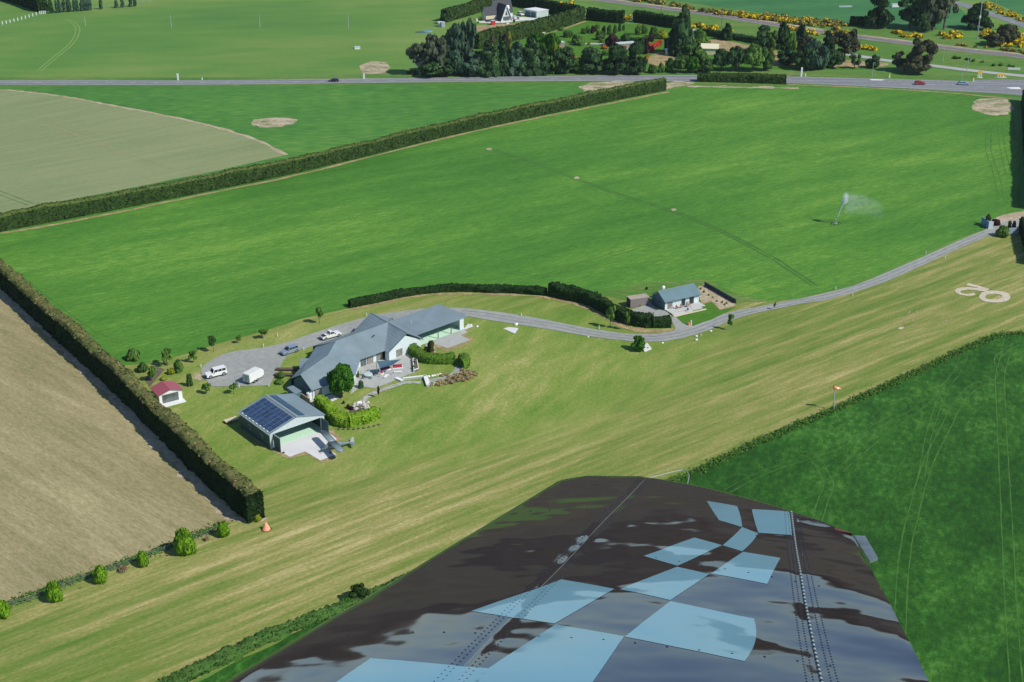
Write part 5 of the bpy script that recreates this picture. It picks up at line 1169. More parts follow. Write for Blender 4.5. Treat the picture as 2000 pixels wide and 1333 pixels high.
f=MB().add([fpt(-1.0,-2.75,3.0),fpt(.6,-2.75,3.0),fpt(-.2,-2.75,5.4)],[(0,1,2)]).build('window',M['glass'],fh)
MB().add([fpt(4,3.9,4.9),fpt(5.2,3.9,4.9),fpt(5.2,4.6,6.6),fpt(4,4.6,6.6)],[(0,1,2,3)]).build('dormer_window',M['white'],fh)
for i in range(3): MB().add([fpt(-3+i*3.4,4.25,.6),fpt(-1.8+i*3.4,4.25,.6),fpt(-1.8+i*3.4,4.25,2.1),fpt(-3+i*3.4,4.25,2.1)],[(0,1,2,3)]).build('window',M['glass'],fh)
MB().prism([fpt(-10,-.5,0)[:2],fpt(-3.6,-.5,0)[:2],fpt(-3.6,2.4,0)[:2],fpt(-10,2.4,0)[:2]],.3,.8).build('deck',M['pine_brown'],fh)
MB().prism([fpt(2.5,-2.5,0)[:2],fpt(8,-2.5,0)[:2],fpt(8,3.9,0)[:2],fpt(2.5,3.9,0)[:2]],0.1,.25).build('terrace',M['wood'],fh)
# pale shed
A=G(1048,35.5);B=G(1071,32.5);Cc=G(1023,31)
b=[A,B,B+(Cc-A),Cc]
t=thing('farm_shed','pale grey flat-roofed farm shed right of the black A-frame house','shed',A)
MB().prism([(v.x-A.x,v.y-A.y) for v in b],0,3.3).build('wall',M['trim'],t)
cx=sum(b,Vector())/4; sm=[cx+(v-cx)*1.03 for v in b]; MB().prism([(v.x-A.x,v.y-A.y) for v in sm],3.31,3.6).build('roof',M['white'],t)
panel('roller_door',Cc,A,.12,.5,0,2.7,M['wall_teal'],t,.05,.05)
panel('roller_door',Cc,A,.55,.93,0,2.7,M['wall_teal'],t,.05,.05)
def slab(name,label,cat,x,y,w_,d_,h_,mat,rz=R(20),parts=()):
    t=thing(name,label,cat,G(x,y),rz)
    MB().box(-w_/2,w_/2,-d_/2,d_/2,0,h_).build('body',M[mat],t)
    MB().box(-w_/2-.1,w_/2+.1,-d_/2-.1,d_/2+.1,h_+.002,h_+.12).build('lid',M['trim' if mat!='trim' else 'white'],t)
    return t
slab('small_shed','left pale green shed by the dark round tree near the pool cover','shed',860,52,2.2,2.2,2.2,'trim')
slab('small_shed','right pale grey shed by the dark round tree near the pool cover','shed',865,53,1.8,1.8,2.4,'alu')
slab('storage_box','white storage box on the lawn before the black house','box',991,47,1.5,1.0,1.0,'white')
slab('playhouse','bright red playhouse at the corner of the black house','playhouse',963,49,2.0,1.6,2.2,'redpaint')
slab('outdoor_table','long pale table beside the black house terrace','table',1001,35,4,1.4,.8,'alu')
slab('washing_machine','white appliance-like box beside the blue one by the black house','box',1006,38,1.3,1.2,1.2,'white')
slab('blue_bin','small blue bin beside the white box by the black house','bin',1012,37,.9,.9,1.1,'sail')
slab('green_bin','small bright green box on the paddock left of the black house','box',934,46,.8,.8,1.0,'lawn_green')
slab('white_tank','pale tub on the paddock left of the small bright green box','tub',931,41,.9,.9,.9,'white')
tag(MB().ell((0,0,.05),(2.6,1.7,.25),16,6).build('pool',M['poolblue'],None,True,G(836,62)),'bright blue paddling pool on the grass at the left of the tree belt','pool')
tag(MB().ell((0,0,.03),(3.2,2.2,.12),16,6).build('tarpaulin',M['sail'],None,True,G(823,63)),'dark blue tarpaulin lying left of the bright blue pool','tarpaulin')
# kiosk
p=G(1303,107); t=thing('kiosk','small round white kiosk with thin mast in the dry clearing of the garden','kiosk',p)
MB().tube((0,0,0),(0,0,2.4),1.0,n=14).build('wall',M['white'],t); MB().tube((0,0,2.4),(0,0,3.0),1.9,.3,n=14).build('roof',M['wall_pale'],t); MB().tube((0,0,3),(0,0,7),.07,n=6).build('mast',M['post'],t)
# cream building
A=G(1369,107);B=G(1402,108); t=thing('cream_house','low cream-rendered house half hidden by pale green trees','house',A,math.atan2(B.y-A.y,B.x-A.x)); W_=(B-A).length
MB().box(0,W_,0,6,0,3.0).build('wall',M['cream'],t)
MB().add([(-.3,-.4,2.9),(W_+.3,-.4,2.9),(W_+.3,3,4.6),(-.3,3,4.6),(-.3,6.4,2.9),(W_+.3,6.4,2.9)],[(0,1,2,3),(3,2,5,4)]).build('roof',M['cream'],t)
MB().box(1,2,-.03,-.001,.9,2).build('window',M['glass'],t)
slab('garden_shed','tiny grey-roofed shed among the shrubs right of the middle cypresses','shed',1093,92,4.2,3.0,2.3,'wood')
slab('garden_shed','dark low outbuilding behind the largest layered cypress','shed',1222,93,9,4,2.2,'wood')
tag(MB().ell((0,0,.6),(1.0,.8,.7),10,6,0,.12).build('boulder',M['boulder'],loc=G(1065,64)),'pale boulder at the foot of the tall dividing hedge','boulder')
tag(MB().ell((0,0,.5),(2.4,.8,.5),10,6,0,.2).build('rubble_pile',M['boulder'],loc=G(1056,66)),'low pale rubble pile left of the boulder below the dividing hedge','rubble')
tag(MB().tube((0,0,0),(0,0,3.2),.3,.25,n=8).build('statue_post',M['white'],loc=G(1235,44)),'white upright post in the gap between the two far garden hedges','post')
tag(MB().tube((0,0,0),(0,0,3.0),.12,n=6).build('garden_post',M['bluewall2'],loc=G(1264,91)),'pale blue post between the dark shrubs in the garden','post')
# pale trailer and feed by the far paddock
slab('livestock_trailer','small pale covered trailer standing in the far pasture above the soil patch','trailer',698,96,2.6,1.5,1.0,'white',R(10))
slab('paddock_box','white equipment box in the top field between two pines','box',1748,14,4,1.6,1.6,'white',R(10))
slab('white_crate','long low white block in the teal field','block',1651,14,7,1.2,.4,'white',R(5))
# ------------------------------------------------------------------ patio and garden things
def dd(x,y): return (700+x*.12,660+y*.12)
# shade sail on posts
s1=G(735,706,3.1);s2=G(784,702,2.7);s3=G(741.5,720,2.3);s4=G(766,714,2.5)
ss=thing('shade_sail','dark blue shade sail stretched over the patio seating','shade sail',Vector((s1.x,s1.y,0)))
b=MB(); N_=12; grid=[]
for i in range(N_+1):
    for j in range(N_+1):
        u=i/N_;v=j/N_; p=(s1*(1-u)+s2*u)*(1-v)+(s3*(1-u)+s4*u)*v; p=p.copy()
        cen=(s1+s2+s3+s4)/4; k=.10*(4*u*(1-u)*(1-abs(2*v-1))*0+4*v*(1-v)*abs(2*u-1)+4*u*(1-u)*abs(2*v-1)); p=p.lerp(cen,k*.6)
        p.z-=.35*math.sin(math.pi*u)*math.sin(math.pi*v); grid.append(loc(ss,p))
b.add(grid,[(i*(N_+1)+j,(i+1)*(N_+1)+j,(i+1)*(N_+1)+j+1,i*(N_+1)+j+1) for i in range(N_) for j in range(N_)])
o=b.build('sail',M['sail'],ss,True)
for p in (s3,s4,s1):
    q=loc(ss,p); MB().tube((q.x,q.y,0),(q.x,q.y,q.z+.2),.07,n=8).build('pole',M['trim'],ss)
def sofa(label,x,y,rz,n,mat='red'):
    t=thing('outdoor_sofa',label,'sofa',G(x,y),rz); w_=n*.85
    MB().box(-w_/2,w_/2,-.45,.45,.12,.38).build('frame',M['white'],t); MB().box(-w_/2+.05,w_/2-.05,-.4,.3,.385,.55).build('seat_cushion',M[mat],t)
    MB().box(-w_/2,w_/2,.32,.48,.38,.85).build('backrest',M[mat],t)
    for s in(-1,1): MB().box(s*(w_/2+.09)-.08,s*(w_/2+.09)+.08,-.45,.48,.12,.62).build('armrest',M['white'],t)
    return t
sofa('longer white sofa with red cushions at the left under the shade sail',752,724,R(30),3)
sofa('white sofa with red cushions right of the shade sail',776,720,R(12),2.6)
sofa('single white armchair with red cushion nearest the covered table',744,732,R(70),1)
for k,(x,y,rz,lb) in enumerate(((754,737,R(70),'white slatted lounger before the red sofas'),(777,729,R(8),'long white low bench before the right-hand red sofa'))):
    t=thing('lounger' if k==0 else 'bench',lb,'lounger' if k==0 else 'bench',G(x,y),rz); MB().box(-.95,.95,-.3,.3,.3,.38).build('seat',M['white'],t)
    for sx in(-1,1): MB().box(sx*.8-.04,sx*.8+.04,-.28,.28,0,.3).build('leg',M['white'],t)
p=G(719,736); t=thing('outdoor_table','round outdoor table under a pale grey cover on the patio','table',p)
MB().tube((0,0,.0),(0,0,.72),.12,n=8).build('pedestal',M['alu'],t); MB().tube((0,0,.55),(0,0,.75),1.05,.95,n=18).build('cover',M['trim'],t)
for k in range(5):
    a_=k*1.26+.3; chair('garden_chair',('grey garden chair on the left of','dark garden chair behind','grey garden chair behind and right of','garden chair on the right of','garden chair in front of')[k]+' the covered round patio table',(p.x+1.5*math.cos(a_+2.5),p.y+1.5*math.sin(a_+2.5),.11),a_+2.5-R(90),'fascia' if k%2 else 'alu',.5)
t=thing('patio_heater','slim terracotta pot stand against the house wall by the tree','pot',G(697,736)); MB().tube((0,0,0),(0,0,.5),.2,.28,n=10).build('pot',M['orange_pale'],t); MB().tube((0,0,.45),(0,0,.5),.24,n=10).build('soil',M['bed'],t)
# white planter wall
q=[G(*dd(880,375)),G(*dd(955,372)),G(*dd(985,540)),G(*dd(900,572))]
t=thing('planter_wall','white walled planter at the right end of the patio','planter',Vector((q[0].x,q[0].y,0)))
for a_,c_ in zip(q,q[1:]+q[:1]): wall('wall',c_,a_,0,.75,M['white'],t,0,.16)
MB().prism([(v.x-q[0].x,v.y-q[0].y) for v in q[::-1]],.0,.6).build('soil',M['bed'],t)
# white L-shaped seat wall
for k,(a_,c_,w_,lb) in enumerate((((724,690),(1100,648),.5,'long white seat wall along the flagstone path'),((1090,650),(1140,800),.9,'white retaining wall stepping down at the end of the flagstone path'),((612,668),(715,712),.8,'white block steps linking the patio to the flagstone path'))):
    A_=G(*dd(*a_)); B_=G(*dd(*c_)); t=thing('low_wall',lb,'low wall',A_,math.atan2(B_.y-A_.y,B_.x-A_.x)); L_=(B_-A_).length
    MB().box(0,L_,-w_/2,w_/2,0,.5 if k<2 else .3).build('block',M['paving'],t); MB().box(-.04,L_+.04,-w_/2-.04,w_/2+.04,.503 if k<2 else .303,.57 if k<2 else .36).build('coping',M['white'],t)
def rock(x,y,s,label,mat='boulder',group=None):
    rg_=random.Random(int(x*7+y)); b=MB().ell((0,0,s*.4),(s,s*rg_.uniform(.7,.95),s*.6),9,6,0,.16,rg_)
    p=G(x,y); o=b.build('boulder',M[mat],loc=(p.x,p.y,0)); return tag(o,label,'boulder',group)
for k,(x,y) in enumerate(((1147,638),(1203,628),(1245,622),(1330,600))): rock(*dd(x,y),.36,('white boulder at the left end of the row edging the upper path','second white boulder from the left edging the upper path','third white boulder from the left edging the upper path','white boulder at the right end of the row, past the orange one')[k],'white')
rock(*dd(1285,610),.36,'orange-tinted boulder in the row edging the upper path','timber')
rock(*dd(1215,770),.4,'pale boulder where the tussock bed meets the retaining wall')
rock(*dd(1230,745),.35,'smaller pale boulder behind the one at the retaining wall')
for k in range(34):
    x=690+rnd.uniform(0,30); y=790+rnd.uniform(-3,11); rock(x,y,rnd.uniform(.22,.5),'pale rockery boulder heaped at the lower end of the flagstone path',group='rockery boulders by the flagstone path')
rock(701,790,.7,'largest white boulder at the top of the rockery','white')
rock(1007.5,635,.55,'white round boulder beside the driveway above the concrete slab','white')
rock(932,639,.35,'right of two white stones on the lawn by the carport','white'); rock(920,636,.35,'left of two white stones on the lawn by the carport','white')
rock(1360,658,.38,'upper of the white stones below the driveway bend','white'); rock(1360,665,.40,'lowest white stone below the driveway bend','white')
rock(1369,655.5,.28,'grey stone right of the two white ones below the driveway bend'); rock(1388,648,.36,'white stone alone beside the driveway near the forked young tree','white')
rock(1197,639,.22,'small stone at the foot of the staked young tree','white'); rock(1224,642,.2,'small stone at the foot of the thinner young tree','white'); rock(1149,659,.25,'flat pale stone on the lawn edge below the driveway','white')
rock(1294,671,.28,'flat white stone beside the driveway right of the leafy small tree','white')
for k in range(9):
    x=662+k*9.8; y=839-((k-1.5)**2)*.22; rock(x,y+1,.35,'dark edging stone at the foot of the lime-green hedge','bed',group='edging stones below the lime hedge')
# stone seat below the tree
q=[G(*z4(*p)) for p in((480,1075),(560,1015),(615,1085),(525,1122))]; t=thing('stone_slab','pale stone slab with dark holes beside the small leafy tree','stone slab',q[0])
MB().prism([(v.x-q[0].x,v.y-q[0].y) for v in q[::-1]],0,.35).build('slab',M['concrete'],t)
for f_ in (.35,.65): 
    c_=(q[0]*(1-f_)+q[2]*f_)-q[0]; MB().box(c_.x-.15,c_.x+.15,c_.y-.3,c_.y+.3,.351,.36).build('recess',M['dark'],t)
# bollard lights along the drive
BL=[(716,618,'white bollard light behind the big house roof'),(593,684,'white bollard light at the tip of the lawn left of the big house roof'),(514.6,678,'white bollard light on the upper edge of the turning area'),(542,658,'white bollard light on the grass above the driveway'),(392.6,718,'white bollard light at the left edge of the turning area'),(467,757,'white bollard light at the lower edge of the turning area'),(525,756,'white bollard light at the lower right corner of the turning area'),
 (1018,618,'white bollard light on the driveway edge above the round boulder'),(1170,643,'white bollard light on the driveway edge before the tall dark hedge'),(1808,496,'white bollard light on the field side, farthest up the driveway'),(1846,505,'white bollard light on the runway side, farthest up the driveway'),(1632,566,'white bollard light on the field side of the drive left of the far pair'),(1665,578,'white bollard light on the runway side of the drive left of the far pair')]
for x,y,lb in BL:
    t=thing('bollard_light',lb,'bollard light',G(x,y)); MB().tube((0,0,0),(0,0,.85),.10,n=8).build('post',M['white'],t); MB().tube((0,0,.86),(0,0,1.0),.14,.10,n=8).build('cap',M['alu'],t)
# wire fences
def wirefence(pts,label,hp=1.1,every=1,mat='darkpost',sub=6,wires=True,w_=.06):
    q=[G(*p) for p in pts]; t=thing('wire_fence',label,'fence',q[0])
    for a_,c_ in zip(q[:-1],q[1:]):
        for k in range(sub):
            p=a_.lerp(c_,k/sub)-q[0]; MB().box(p.x-w_,p.x+w_,p.y-w_,p.y+w_,0,hp).build('post',M[mat],t)
    if wires:
        b=MB()
        for z in (.35,.7,1.0):
            for a_,c_ in zip(q[:-1],q[1:]): b.tube(a_-q[0]+Vector((0,0,z)),c_-q[0]+Vector((0,0,z)),.012,n=4)
        b.build('wire',M['alu'],t)
wirefence([(-60,1208),(56,1176),(137,1143),(235,1109),(322,1077),(395,1050),(436,1032)],'post and wire fence between the stubble and the mown strip',sub=2,w_=.08)
wirefence([(1363,921),(1496,857),(1629,801),(1737,753),(1842,704),(1920,668)],'line of fence posts in the rank grass beside the windsock',sub=3,w_=.06,mat='darkpost',wires=False)
wirefence([(-10,52),(20,45),(50,37),(78,28),(92,27)],'line of white fence posts at the top left corner',sub=4,hp=1.6,mat='white',w_=.2)
wirefence([(92,27),(180,17),(310,2)],'far wire fence below the thin windbreak trees',sub=8,hp=1.2,mat='post',w_=.1)
# poles
def pole(x,yb,yt,label,mat='post',rad=.13,name='power_pole',cat='pole',arm=True,top=None):
    h_=HT(x,yb,max(yt,-60)); t=thing(name,label,cat,G(x,yb)); MB().tube((0,0,0),(0,0,h_),rad*1.2,rad*.8,n=8).build('shaft',M[mat],t)
    if arm: MB().box(-.9,.9,-.06,.06,h_-.5,h_-.38).build('crossarm',M['darkpost'],t)
    return t
pole(167,51,33,'thin pole in the top left pasture beside the wheel tracks'); pole(335,56,29,'second thin pole from the left in the top pasture'); pole(508,54,30,'third thin pole from the left in the top pasture'); pole(681,56,29,'fourth thin pole from the left in the top pasture')
t=pole(1908,77,-8,'tall lighting mast with a white box halfway up, in front of the black pine',rad=.22,name='light_mast',cat='mast',arm=False)
MB().box(-.35,.35,-.35,.05,HT(1908,77,36),HT(1908,77,31)).build('equipment_box',M['white'],t)
pole(1943,23,-6,'thin lighting mast behind the side road',arm=False,name='light_mast',cat='mast')
pole(1893,22,-8,'pale thin mast at the top edge left of the side road',arm=False,name='light_mast',cat='mast')
for x,yb,yt,lb in ((1703,153,122,'street lamp on the far verge left of the red car'),(1878,158,126,'street lamp directly behind the light blue car'),(1996,190,158,'street lamp cut by the right edge of the photo')):
    h_=HT(x,yb,yt); t=thing('street_lamp',lb,'street lamp',G(x,yb)); MB().tube((0,0,0),(0,0,h_),.12,.08,n=8).build('pole',M['post'],t); MB().tube((0,0,h_),(0,-1.6,h_+.2),.06,n=6).build('arm',M['post'],t); MB().box(-.15,.15,-2.2,-1.5,h_+.12,h_+.28).build('lamp_head',M['alu'],t)
pole(1888,142,107,'wooden power pole beside the pale lane'); pole(1841,123,96,'wooden power pole on the bank beyond the huge gum'); pole(1829,97,74,'faint pole beside the railway'); pole(1679,98,72,'thin pole by the low gorse strip',mat='darkpost'); pole(1409,56,19,'thin pole against the grass left of the small dark conifer',mat='darkpost'); pole(1291,38,12,'thin pole in the gorse beyond the garden hedge',mat='darkpost'); pole(1253,36,14,'dark thin pole left of the other by the far hedge gap',mat='darkpost')
# roadside marker blocks
for x,yb,yt,lb,m in ((348,157.5,144,'tall white roadside marker on the left of the highway','white'),(711,154,144,'white roadside marker near the highway below the soil patch','white'),(1565,150,132,'tall white roadside marker right of the clipped hedge block','white'),(395,156.5,152,'small white marker right of the left-hand tall one','white')):
    t=thing('road_marker',lb,'marker',G(x,yb)); h_=HT(x,yb,yt); w_=.35 if yb-yt>8 else .18
    MB().box(-w_,w_,-.15,.15,.1,h_).build('board',M[m],t); MB().box(-w_-.1,w_+.1,-.3,.3,0,.1).build('base',M['concrete'],t)
for x,yb,h_,lb in ((1573,150,1.6,'small yellow-topped marker beside the tall white one'),(1737,153,2.0,'yellow-topped marker left of the red car'),(1901,160,1.9,'yellow-topped marker right of the light blue car')):
    t=thing('chevron_marker',lb,'marker',G(x,yb)); MB().box(-.25,.25,-.1,.1,0,h_*.6).build('post',M['white'],t); MB().box(-.25,.25,-.1,.1,h_*.6+.001,h_).build('reflector',M['yellow'],t)
for x,yb,w_,h_,lb in ((1913,152,.9,3.0,'taller yellow and white sign block on the grass island'),(1955,151,1.5,1.5,'wide low yellow and white sign on the grass island')):
    t=thing('island_sign',lb,'sign',G(x,yb)); MB().ell((0,0,.05),(w_*1.7,w_*1.3,.2),12,4).build('plinth',M['bare'],t)
    b=MB()
    for k in range(3): b.box(-w_+k*w_*.75,-w_+k*w_*.75+.3,-.1,.1,.1,h_*.55)
    b.build('leg',M['white'],t); MB().box(-w_,w_,-.12,.12,h_*.55+.001,h_).build('panel',M['yellow'],t)
t=thing('bus_shelter','long low white barrier beside the pale lane at the right','barrier',G(1980,139),R(-10)); MB().box(-2.6,2.6,-.2,.2,.5,1.4).build('rail',M['white'],t)
for k in (-2.3,0,2.3): MB().box(k-.08,k+.08,-.08,.08,0,.5).build('post',M['post'],t)
# windsock
p=G(1629,801); h_=HT(1629,801,757); t=thing('windsock','orange and white windsock on a thin pole at the runway edge','windsock',p)
MB().tube((0,0,0),(-.45,0,h_),.11,.09,n=8).build('pole',M['post'],t)
a0=Vector((-.45,0,h_-.05)); dv=Vector((.95,.0,-.28)).normalized()
MB().tube(a0-dv*.15,a0+dv*.55,.36,.31,n=12,caps=False).tube(a0+dv*1.0,a0+dv*1.5,.27,.20,n=12,caps=False).build('sock_orange_band',M['orange'],t)
MB().tube(a0+dv*.551,a0+dv*.999,.31,.27,n=12,caps=False).build('sock_white_band',M['white'],t)
# tent-like runway marker
p=G(520,1034); t=thing('runway_cone','faded orange runway marker cone on the mown grass beside the tall hedge end','marker cone',p)
MB().tube((0,0,.02),(0,0,1.35),.82,.22,n=12).tube((0,0,1.35),(0,0,1.42),.22,.1,n=12).build('canvas',M['orange_pale'],t); MB().tube((0,0,0),(0,0,.02),1.0,n=12).build('base',M['boulder'],t)
# irrigator
p=G(1632,439); t=thing('irrigation_gun','travelling irrigation gun in the big green field','irrigator',p)
MB().box(-1.1,1.1,-.08,.08,.35,.47).box(-.08,.08,-.9,.9,.35,.47).build('frame',M['alu'],t); MB().tube((0,0,.4),(0,0,1.7),.12,n=8).tube((0,0,1.6),(.45,.1,2.4),.09,.05,n=8).build('barrel',M['alu'],t)
for sx in(-1,1):
    w_=MB().tube((sx*1.05,-.1,.35),(sx*1.05,.1,.35),.38,n=14).build('wheel',M['tyre'],t); MB().tube((sx*1.05,-.11,.35),(sx*1.05,.11,.35),.18,n=10).build('rim',M['alu'],w_)
rg=np.random.default_rng(21); PP=[];SS=[]
for i in range(15000):
    u=rg.random()**.8; L_=13*u; 
    if rg.random()<.45:
        u=rg.random(); x=1.9*u+.45; z=2.4+9.4*u-3.0*u*u; s_=.05+.75*u*u; PP.append((x+rg.normal()*s_*.5,rg.normal()*s_,z+rg.normal()*s_)); SS.append(.075)
    else:
        k=rg.random(); x=2.5+11*k**1.1; z=9.3+rg.normal()*.5-(1.5*k*k*2)-rg.random()**1.3*(5.5)*(1-.2*k); 
        PP.append((x+rg.normal()*.4,rg.normal()*(.4+1.4*k),max(.3,z-.0))); SS.append(.06*(1-.45*k)) 
PP=np.array(PP); V_,Q_=quads(PP,rg.normal(size=PP.shape),np.array(SS)[:,None]*1.0,rg)
mm=flat('water_droplets',(.85,.9,.92),.3,.02)
o=bpy.data.objects.new('water_spray',npmesh('water_spray',V_,Q_,mm)); link(o); o.location=p; tag(o,'white jet of irrigation water breaking into drifting mist','water spray',None,'stuff')
# ------------------------------------------------------------------ vehicles
def carpaint(name,col,metal=.3): return flat(name,col,.28,.03,metal=metal,coat=.6)
PW=carpaint('white_car_paint',(.80,.81,.80),0); PS=carpaint('silver_paint',(.50,.54,.57)); PB=carpaint('silver_blue_paint',(.30,.38,.46)); PR=carpaint('red_car_paint',(.42,.02,.02),.1); PL=carpaint('light_blue_paint',(.30,.47,.55)); PK=carpaint('black_car_paint',(.03,.02,.03),.2)
def car(name,label,cat,x,y,rz,paint,style,L_=4.6,W_=1.8,Hh=1.5,p=None,z=.11):
    p=G(x,y) if p is None else p; t=thing(name,label,cat,(p.x,p.y,z),rz); h=L_/2; wr=.34*Hh/1.5; gz=.28
    prof={'suv':[(-h,.42),(-h+.02,.95),(-h+.1,1.02),(h-1.25,1.02),(h-.25,.9),(h,.72),(h,.38),(h-.2,gz),(-h+.2,gz)],
          'ute':[(-h,.5),(-h,.95),(-h+.05,1.0),(h-1.35,1.05),(h-.2,.95),(h,.75),(h,.42),(h-.2,gz+.1),(-h+.2,gz+.1)],
          'wagon':[(-h,.5),(-h,1.05),(-h+.03,1.08),(h-1.35,1.1),(h-.08,1.02),(h,.95),(h,.45),(h-.1,gz+.12),(-h+.1,gz+.12)],
          'hatch':[(-h,.42),(-h+.02,.85),(-h+.1,.92),(h-1.2,.92),(h-.3,.78),(h,.6),(h,.34),(h-.2,gz-.05),(-h+.2,gz-.05)]}[style]
    b=MB(); b.xprism(prof,-W_/2,W_/2); body=b.build('body',paint,t)
    bv=body.modifiers.new('soft_edges','BEVEL'); bv.width=.07; bv.segments=2
    zb=max(q[1] for q in prof)-.01
    c={'suv':(-h+.12,-h+.45,h-2.0,h-1.15),'ute':(-.55,-.40,h-2.35,h-1.5),'wagon':(-h+.05,-h+.15,h-1.85,h-1.45),'hatch':(-h+.1,-h+.7,h-2.0,h-1.1)}[style]
    x0b,x0t,x1t,x1b=c; ins=.16; w2=W_/2-.03; b=MB()
    vs=[(x0b,-w2,zb),(x1b,-w2,zb),(x1b,w2,zb),(x0b,w2,zb),(x0t,-w2+ins,Hh),(x1t,-w2+ins,Hh),(x1t,w2-ins,Hh),(x0t,w2-ins,Hh)]
    b.add(vs,[(4,5,6,7),(0,1,5,4),(1,2,6,5),(2,3,7,6),(3,0,4,7)]); cab=b.build('cabin',paint,t)
    def lerp(a,c_,t_): return tuple(a[i]+(c_[i]-a[i])*t_ for i in range(3))
    def win(i0,i1,i2,i3,u0,u1,v0,v1,nm):
        A_,B_,C_,D_=vs[i0],vs[i1],vs[i2],vs[i3]   # A->B bottom, D->C top
        def pt(u,v): return Vector(lerp(lerp(A_,B_,u),lerp(D_,C_,u),v))
        q=[pt(u0,v0),pt(u1,v0),pt(u1,v1),pt(u0,v1)]; n_=(q[1]-q[0]).cross(q[3]-q[0]).normalized()*.012
        MB().add([a+n_ for a in q],[(0,1,2,3)]).build(nm,M['carglass'],t)
    win(1,2,6,5,.06,.94,.12,.92,'windscreen'); win(3,0,4,7,.08,.92,.15,.9,'rear_window')
    ns=3 if style in('wagon','suv') else 2
    for i in range(ns):
        u0=.04+.92*i/ns+.015; u1=.04+.92*(i+1)/ns-.015
        win(0,1,5,4,u0,u1,.18,.86,'side_window'); win(2,3,7,6,u0,u1,.18,.86,'side_window')
    if style=='ute':
        MB().box(-h+.12,-.62,-W_/2+.12,W_/2-.12,1.0,1.015).build('tray_bed',M['black'],t)
        MB().tube((-.7,-W_/2+.15,1.0),(-.7,-W_/2+.2,1.45),.04,n=6).tube((-.7,W_/2-.15,1.0),(-.7,W_/2-.2,1.45),.04,n=6).tube((-.7,-W_/2+.2,1.45),(-.7,W_/2-.2,1.45),.04,n=6).build('sports_bar',M['alu'],t)
    for sx in (-h+.85,h-.85):
        for s in(-1,1):
            w_=MB().tube((sx,s*(W_/2-.2),wr),(sx,s*(W_/2+.02),wr),wr,n=18).build('wheel',M['tyre'],t)
            MB().tube((sx,s*(W_/2+.021),wr),(sx,s*(W_/2+.035),wr),wr*.6,n=12).build('rim',M['rim'],w_)
    zf=.68 if style!='wagon' else .8
    for s in(-1,1):
        MB().box(h-.06,h+.015,s*(W_/2-.32)-.17,s*(W_/2-.32)+.17,zf-.09,zf+.06).build('headlight',M['lamp'],t)
        MB().box(-h-.012,-h+.03,s*(W_/2-.2)-.09,s*(W_/2-.2)+.09,.66,.92).build('tail_light',M['redpaint'],t)
        MB().box(x1b-.35,x1b-.2,s*(W_/2+.02)-.08,s*(W_/2+.02)+.08,zb-.02,zb+.14).build('mirror',M['black'],t)
    MB().box(h-.02,h+.01,-.4,.4,.42,.58).build('grille',M['black'],t); MB().box(-h+.05,h-.05,-W_/2+.12,W_/2-.12,.14,.3).build('underbody',M['black'],t)
    return t
M['carglass']=flat('car_glass',(.025,.03,.035),.08,.1,spec=.8); M['lamp']=flat('lamp_lens',(.75,.75,.72),.15,.05)
car('pickup_truck','silver-white double-cab pickup with open tray on the driveway behind the big house','pickup truck',646,660,R(36),PW,'ute',5.3,1.85,1.78)
car('suv','silver-blue sport utility car parked at the lawn edge left of the pickup','car',566,690,R(222),PB,'suv',4.6,1.85,1.65)
car('four_wheel_drive','boxy white long-wheelbase four-wheel drive at the left of the turning area','four-wheel drive',422,735,R(213),PW,'wagon',4.9,1.85,1.95)
car('hatchback','dark hatchback driving along the left part of the highway','car',652,160,R(180),PK,'hatch',4.3,1.75,1.45)
car('hatchback','bright red car driving along the highway on the right','car',1796,166,R(-3),PR,'suv',4.3,1.75,1.6)
car('station_wagon','light blue car on the highway right of the red one','car',1881,166.5,R(-3),PL,'hatch',4.6,1.75,1.45)
car('delivery_van','white van parked between the black house and the pale shed','van',1017,31,R(-60),PW,'wagon',4.6,1.8,2.0)
# white box truck / horse float
p=G(494,745); t=thing('box_trailer','white enclosed box trailer with two rear doors on the turning area','box trailer',(p.x,p.y,.11),R(58))
b=MB(); b.box(-2.1,2.1,-1.05,1.05,.55,2.5).build('box',M['white'],t); MB().box(-2.05,2.05,-.85,.85,2.502,2.56).build('roof_panel',M['concrete'],t)
for s in(-1,1):
    d_=MB().box(-2.13,-2.102,s*.52-.42,s*.52+.42,.65,2.35).build('rear_door',M['trim'],t); MB().box(-2.15,-2.131,s*.08-.02,s*.08+.02,.9,2.1).build('door_bar',M['fascia'],d_)
MB().xprism([(2.1,.55),(2.75,.75),(2.75,1.9),(2.1,2.45)],-1.0,1.0).build('nose',M['white'],t)
for sx in(-.5,.45):
    for s in(-1,1):
        w_=MB().tube((sx,s*.9,.36),(sx,s*1.1,.36),.36,n=16).build('wheel',M['tyre'],t); MB().tube((sx,s*1.101,.36),(sx,s*1.115,.36),.2,n=10).build('rim',M['rim'],w_)
MB().box(-2,2.6,-.9,.9,.4,.55).build('chassis',M['black'],t)

# ------------------------------------------------------------------ parked aeroplane
NZ=G(631,886); TL=G(685,872); ang=math.atan2(NZ.y-TL.y,NZ.x-TL.x)
pl=thing('light_aeroplane','grey high-wing light aeroplane parked on the edge of the hangar apron','aeroplane',(NZ.x,NZ.y,.13),ang)
gm=flat('grey_aircraft_paint',(.17,.215,.235),.35,.08,coat=.3); gm2=flat('pale_aircraft_paint',(.44,.46,.45),.35,.05,coat=.3)
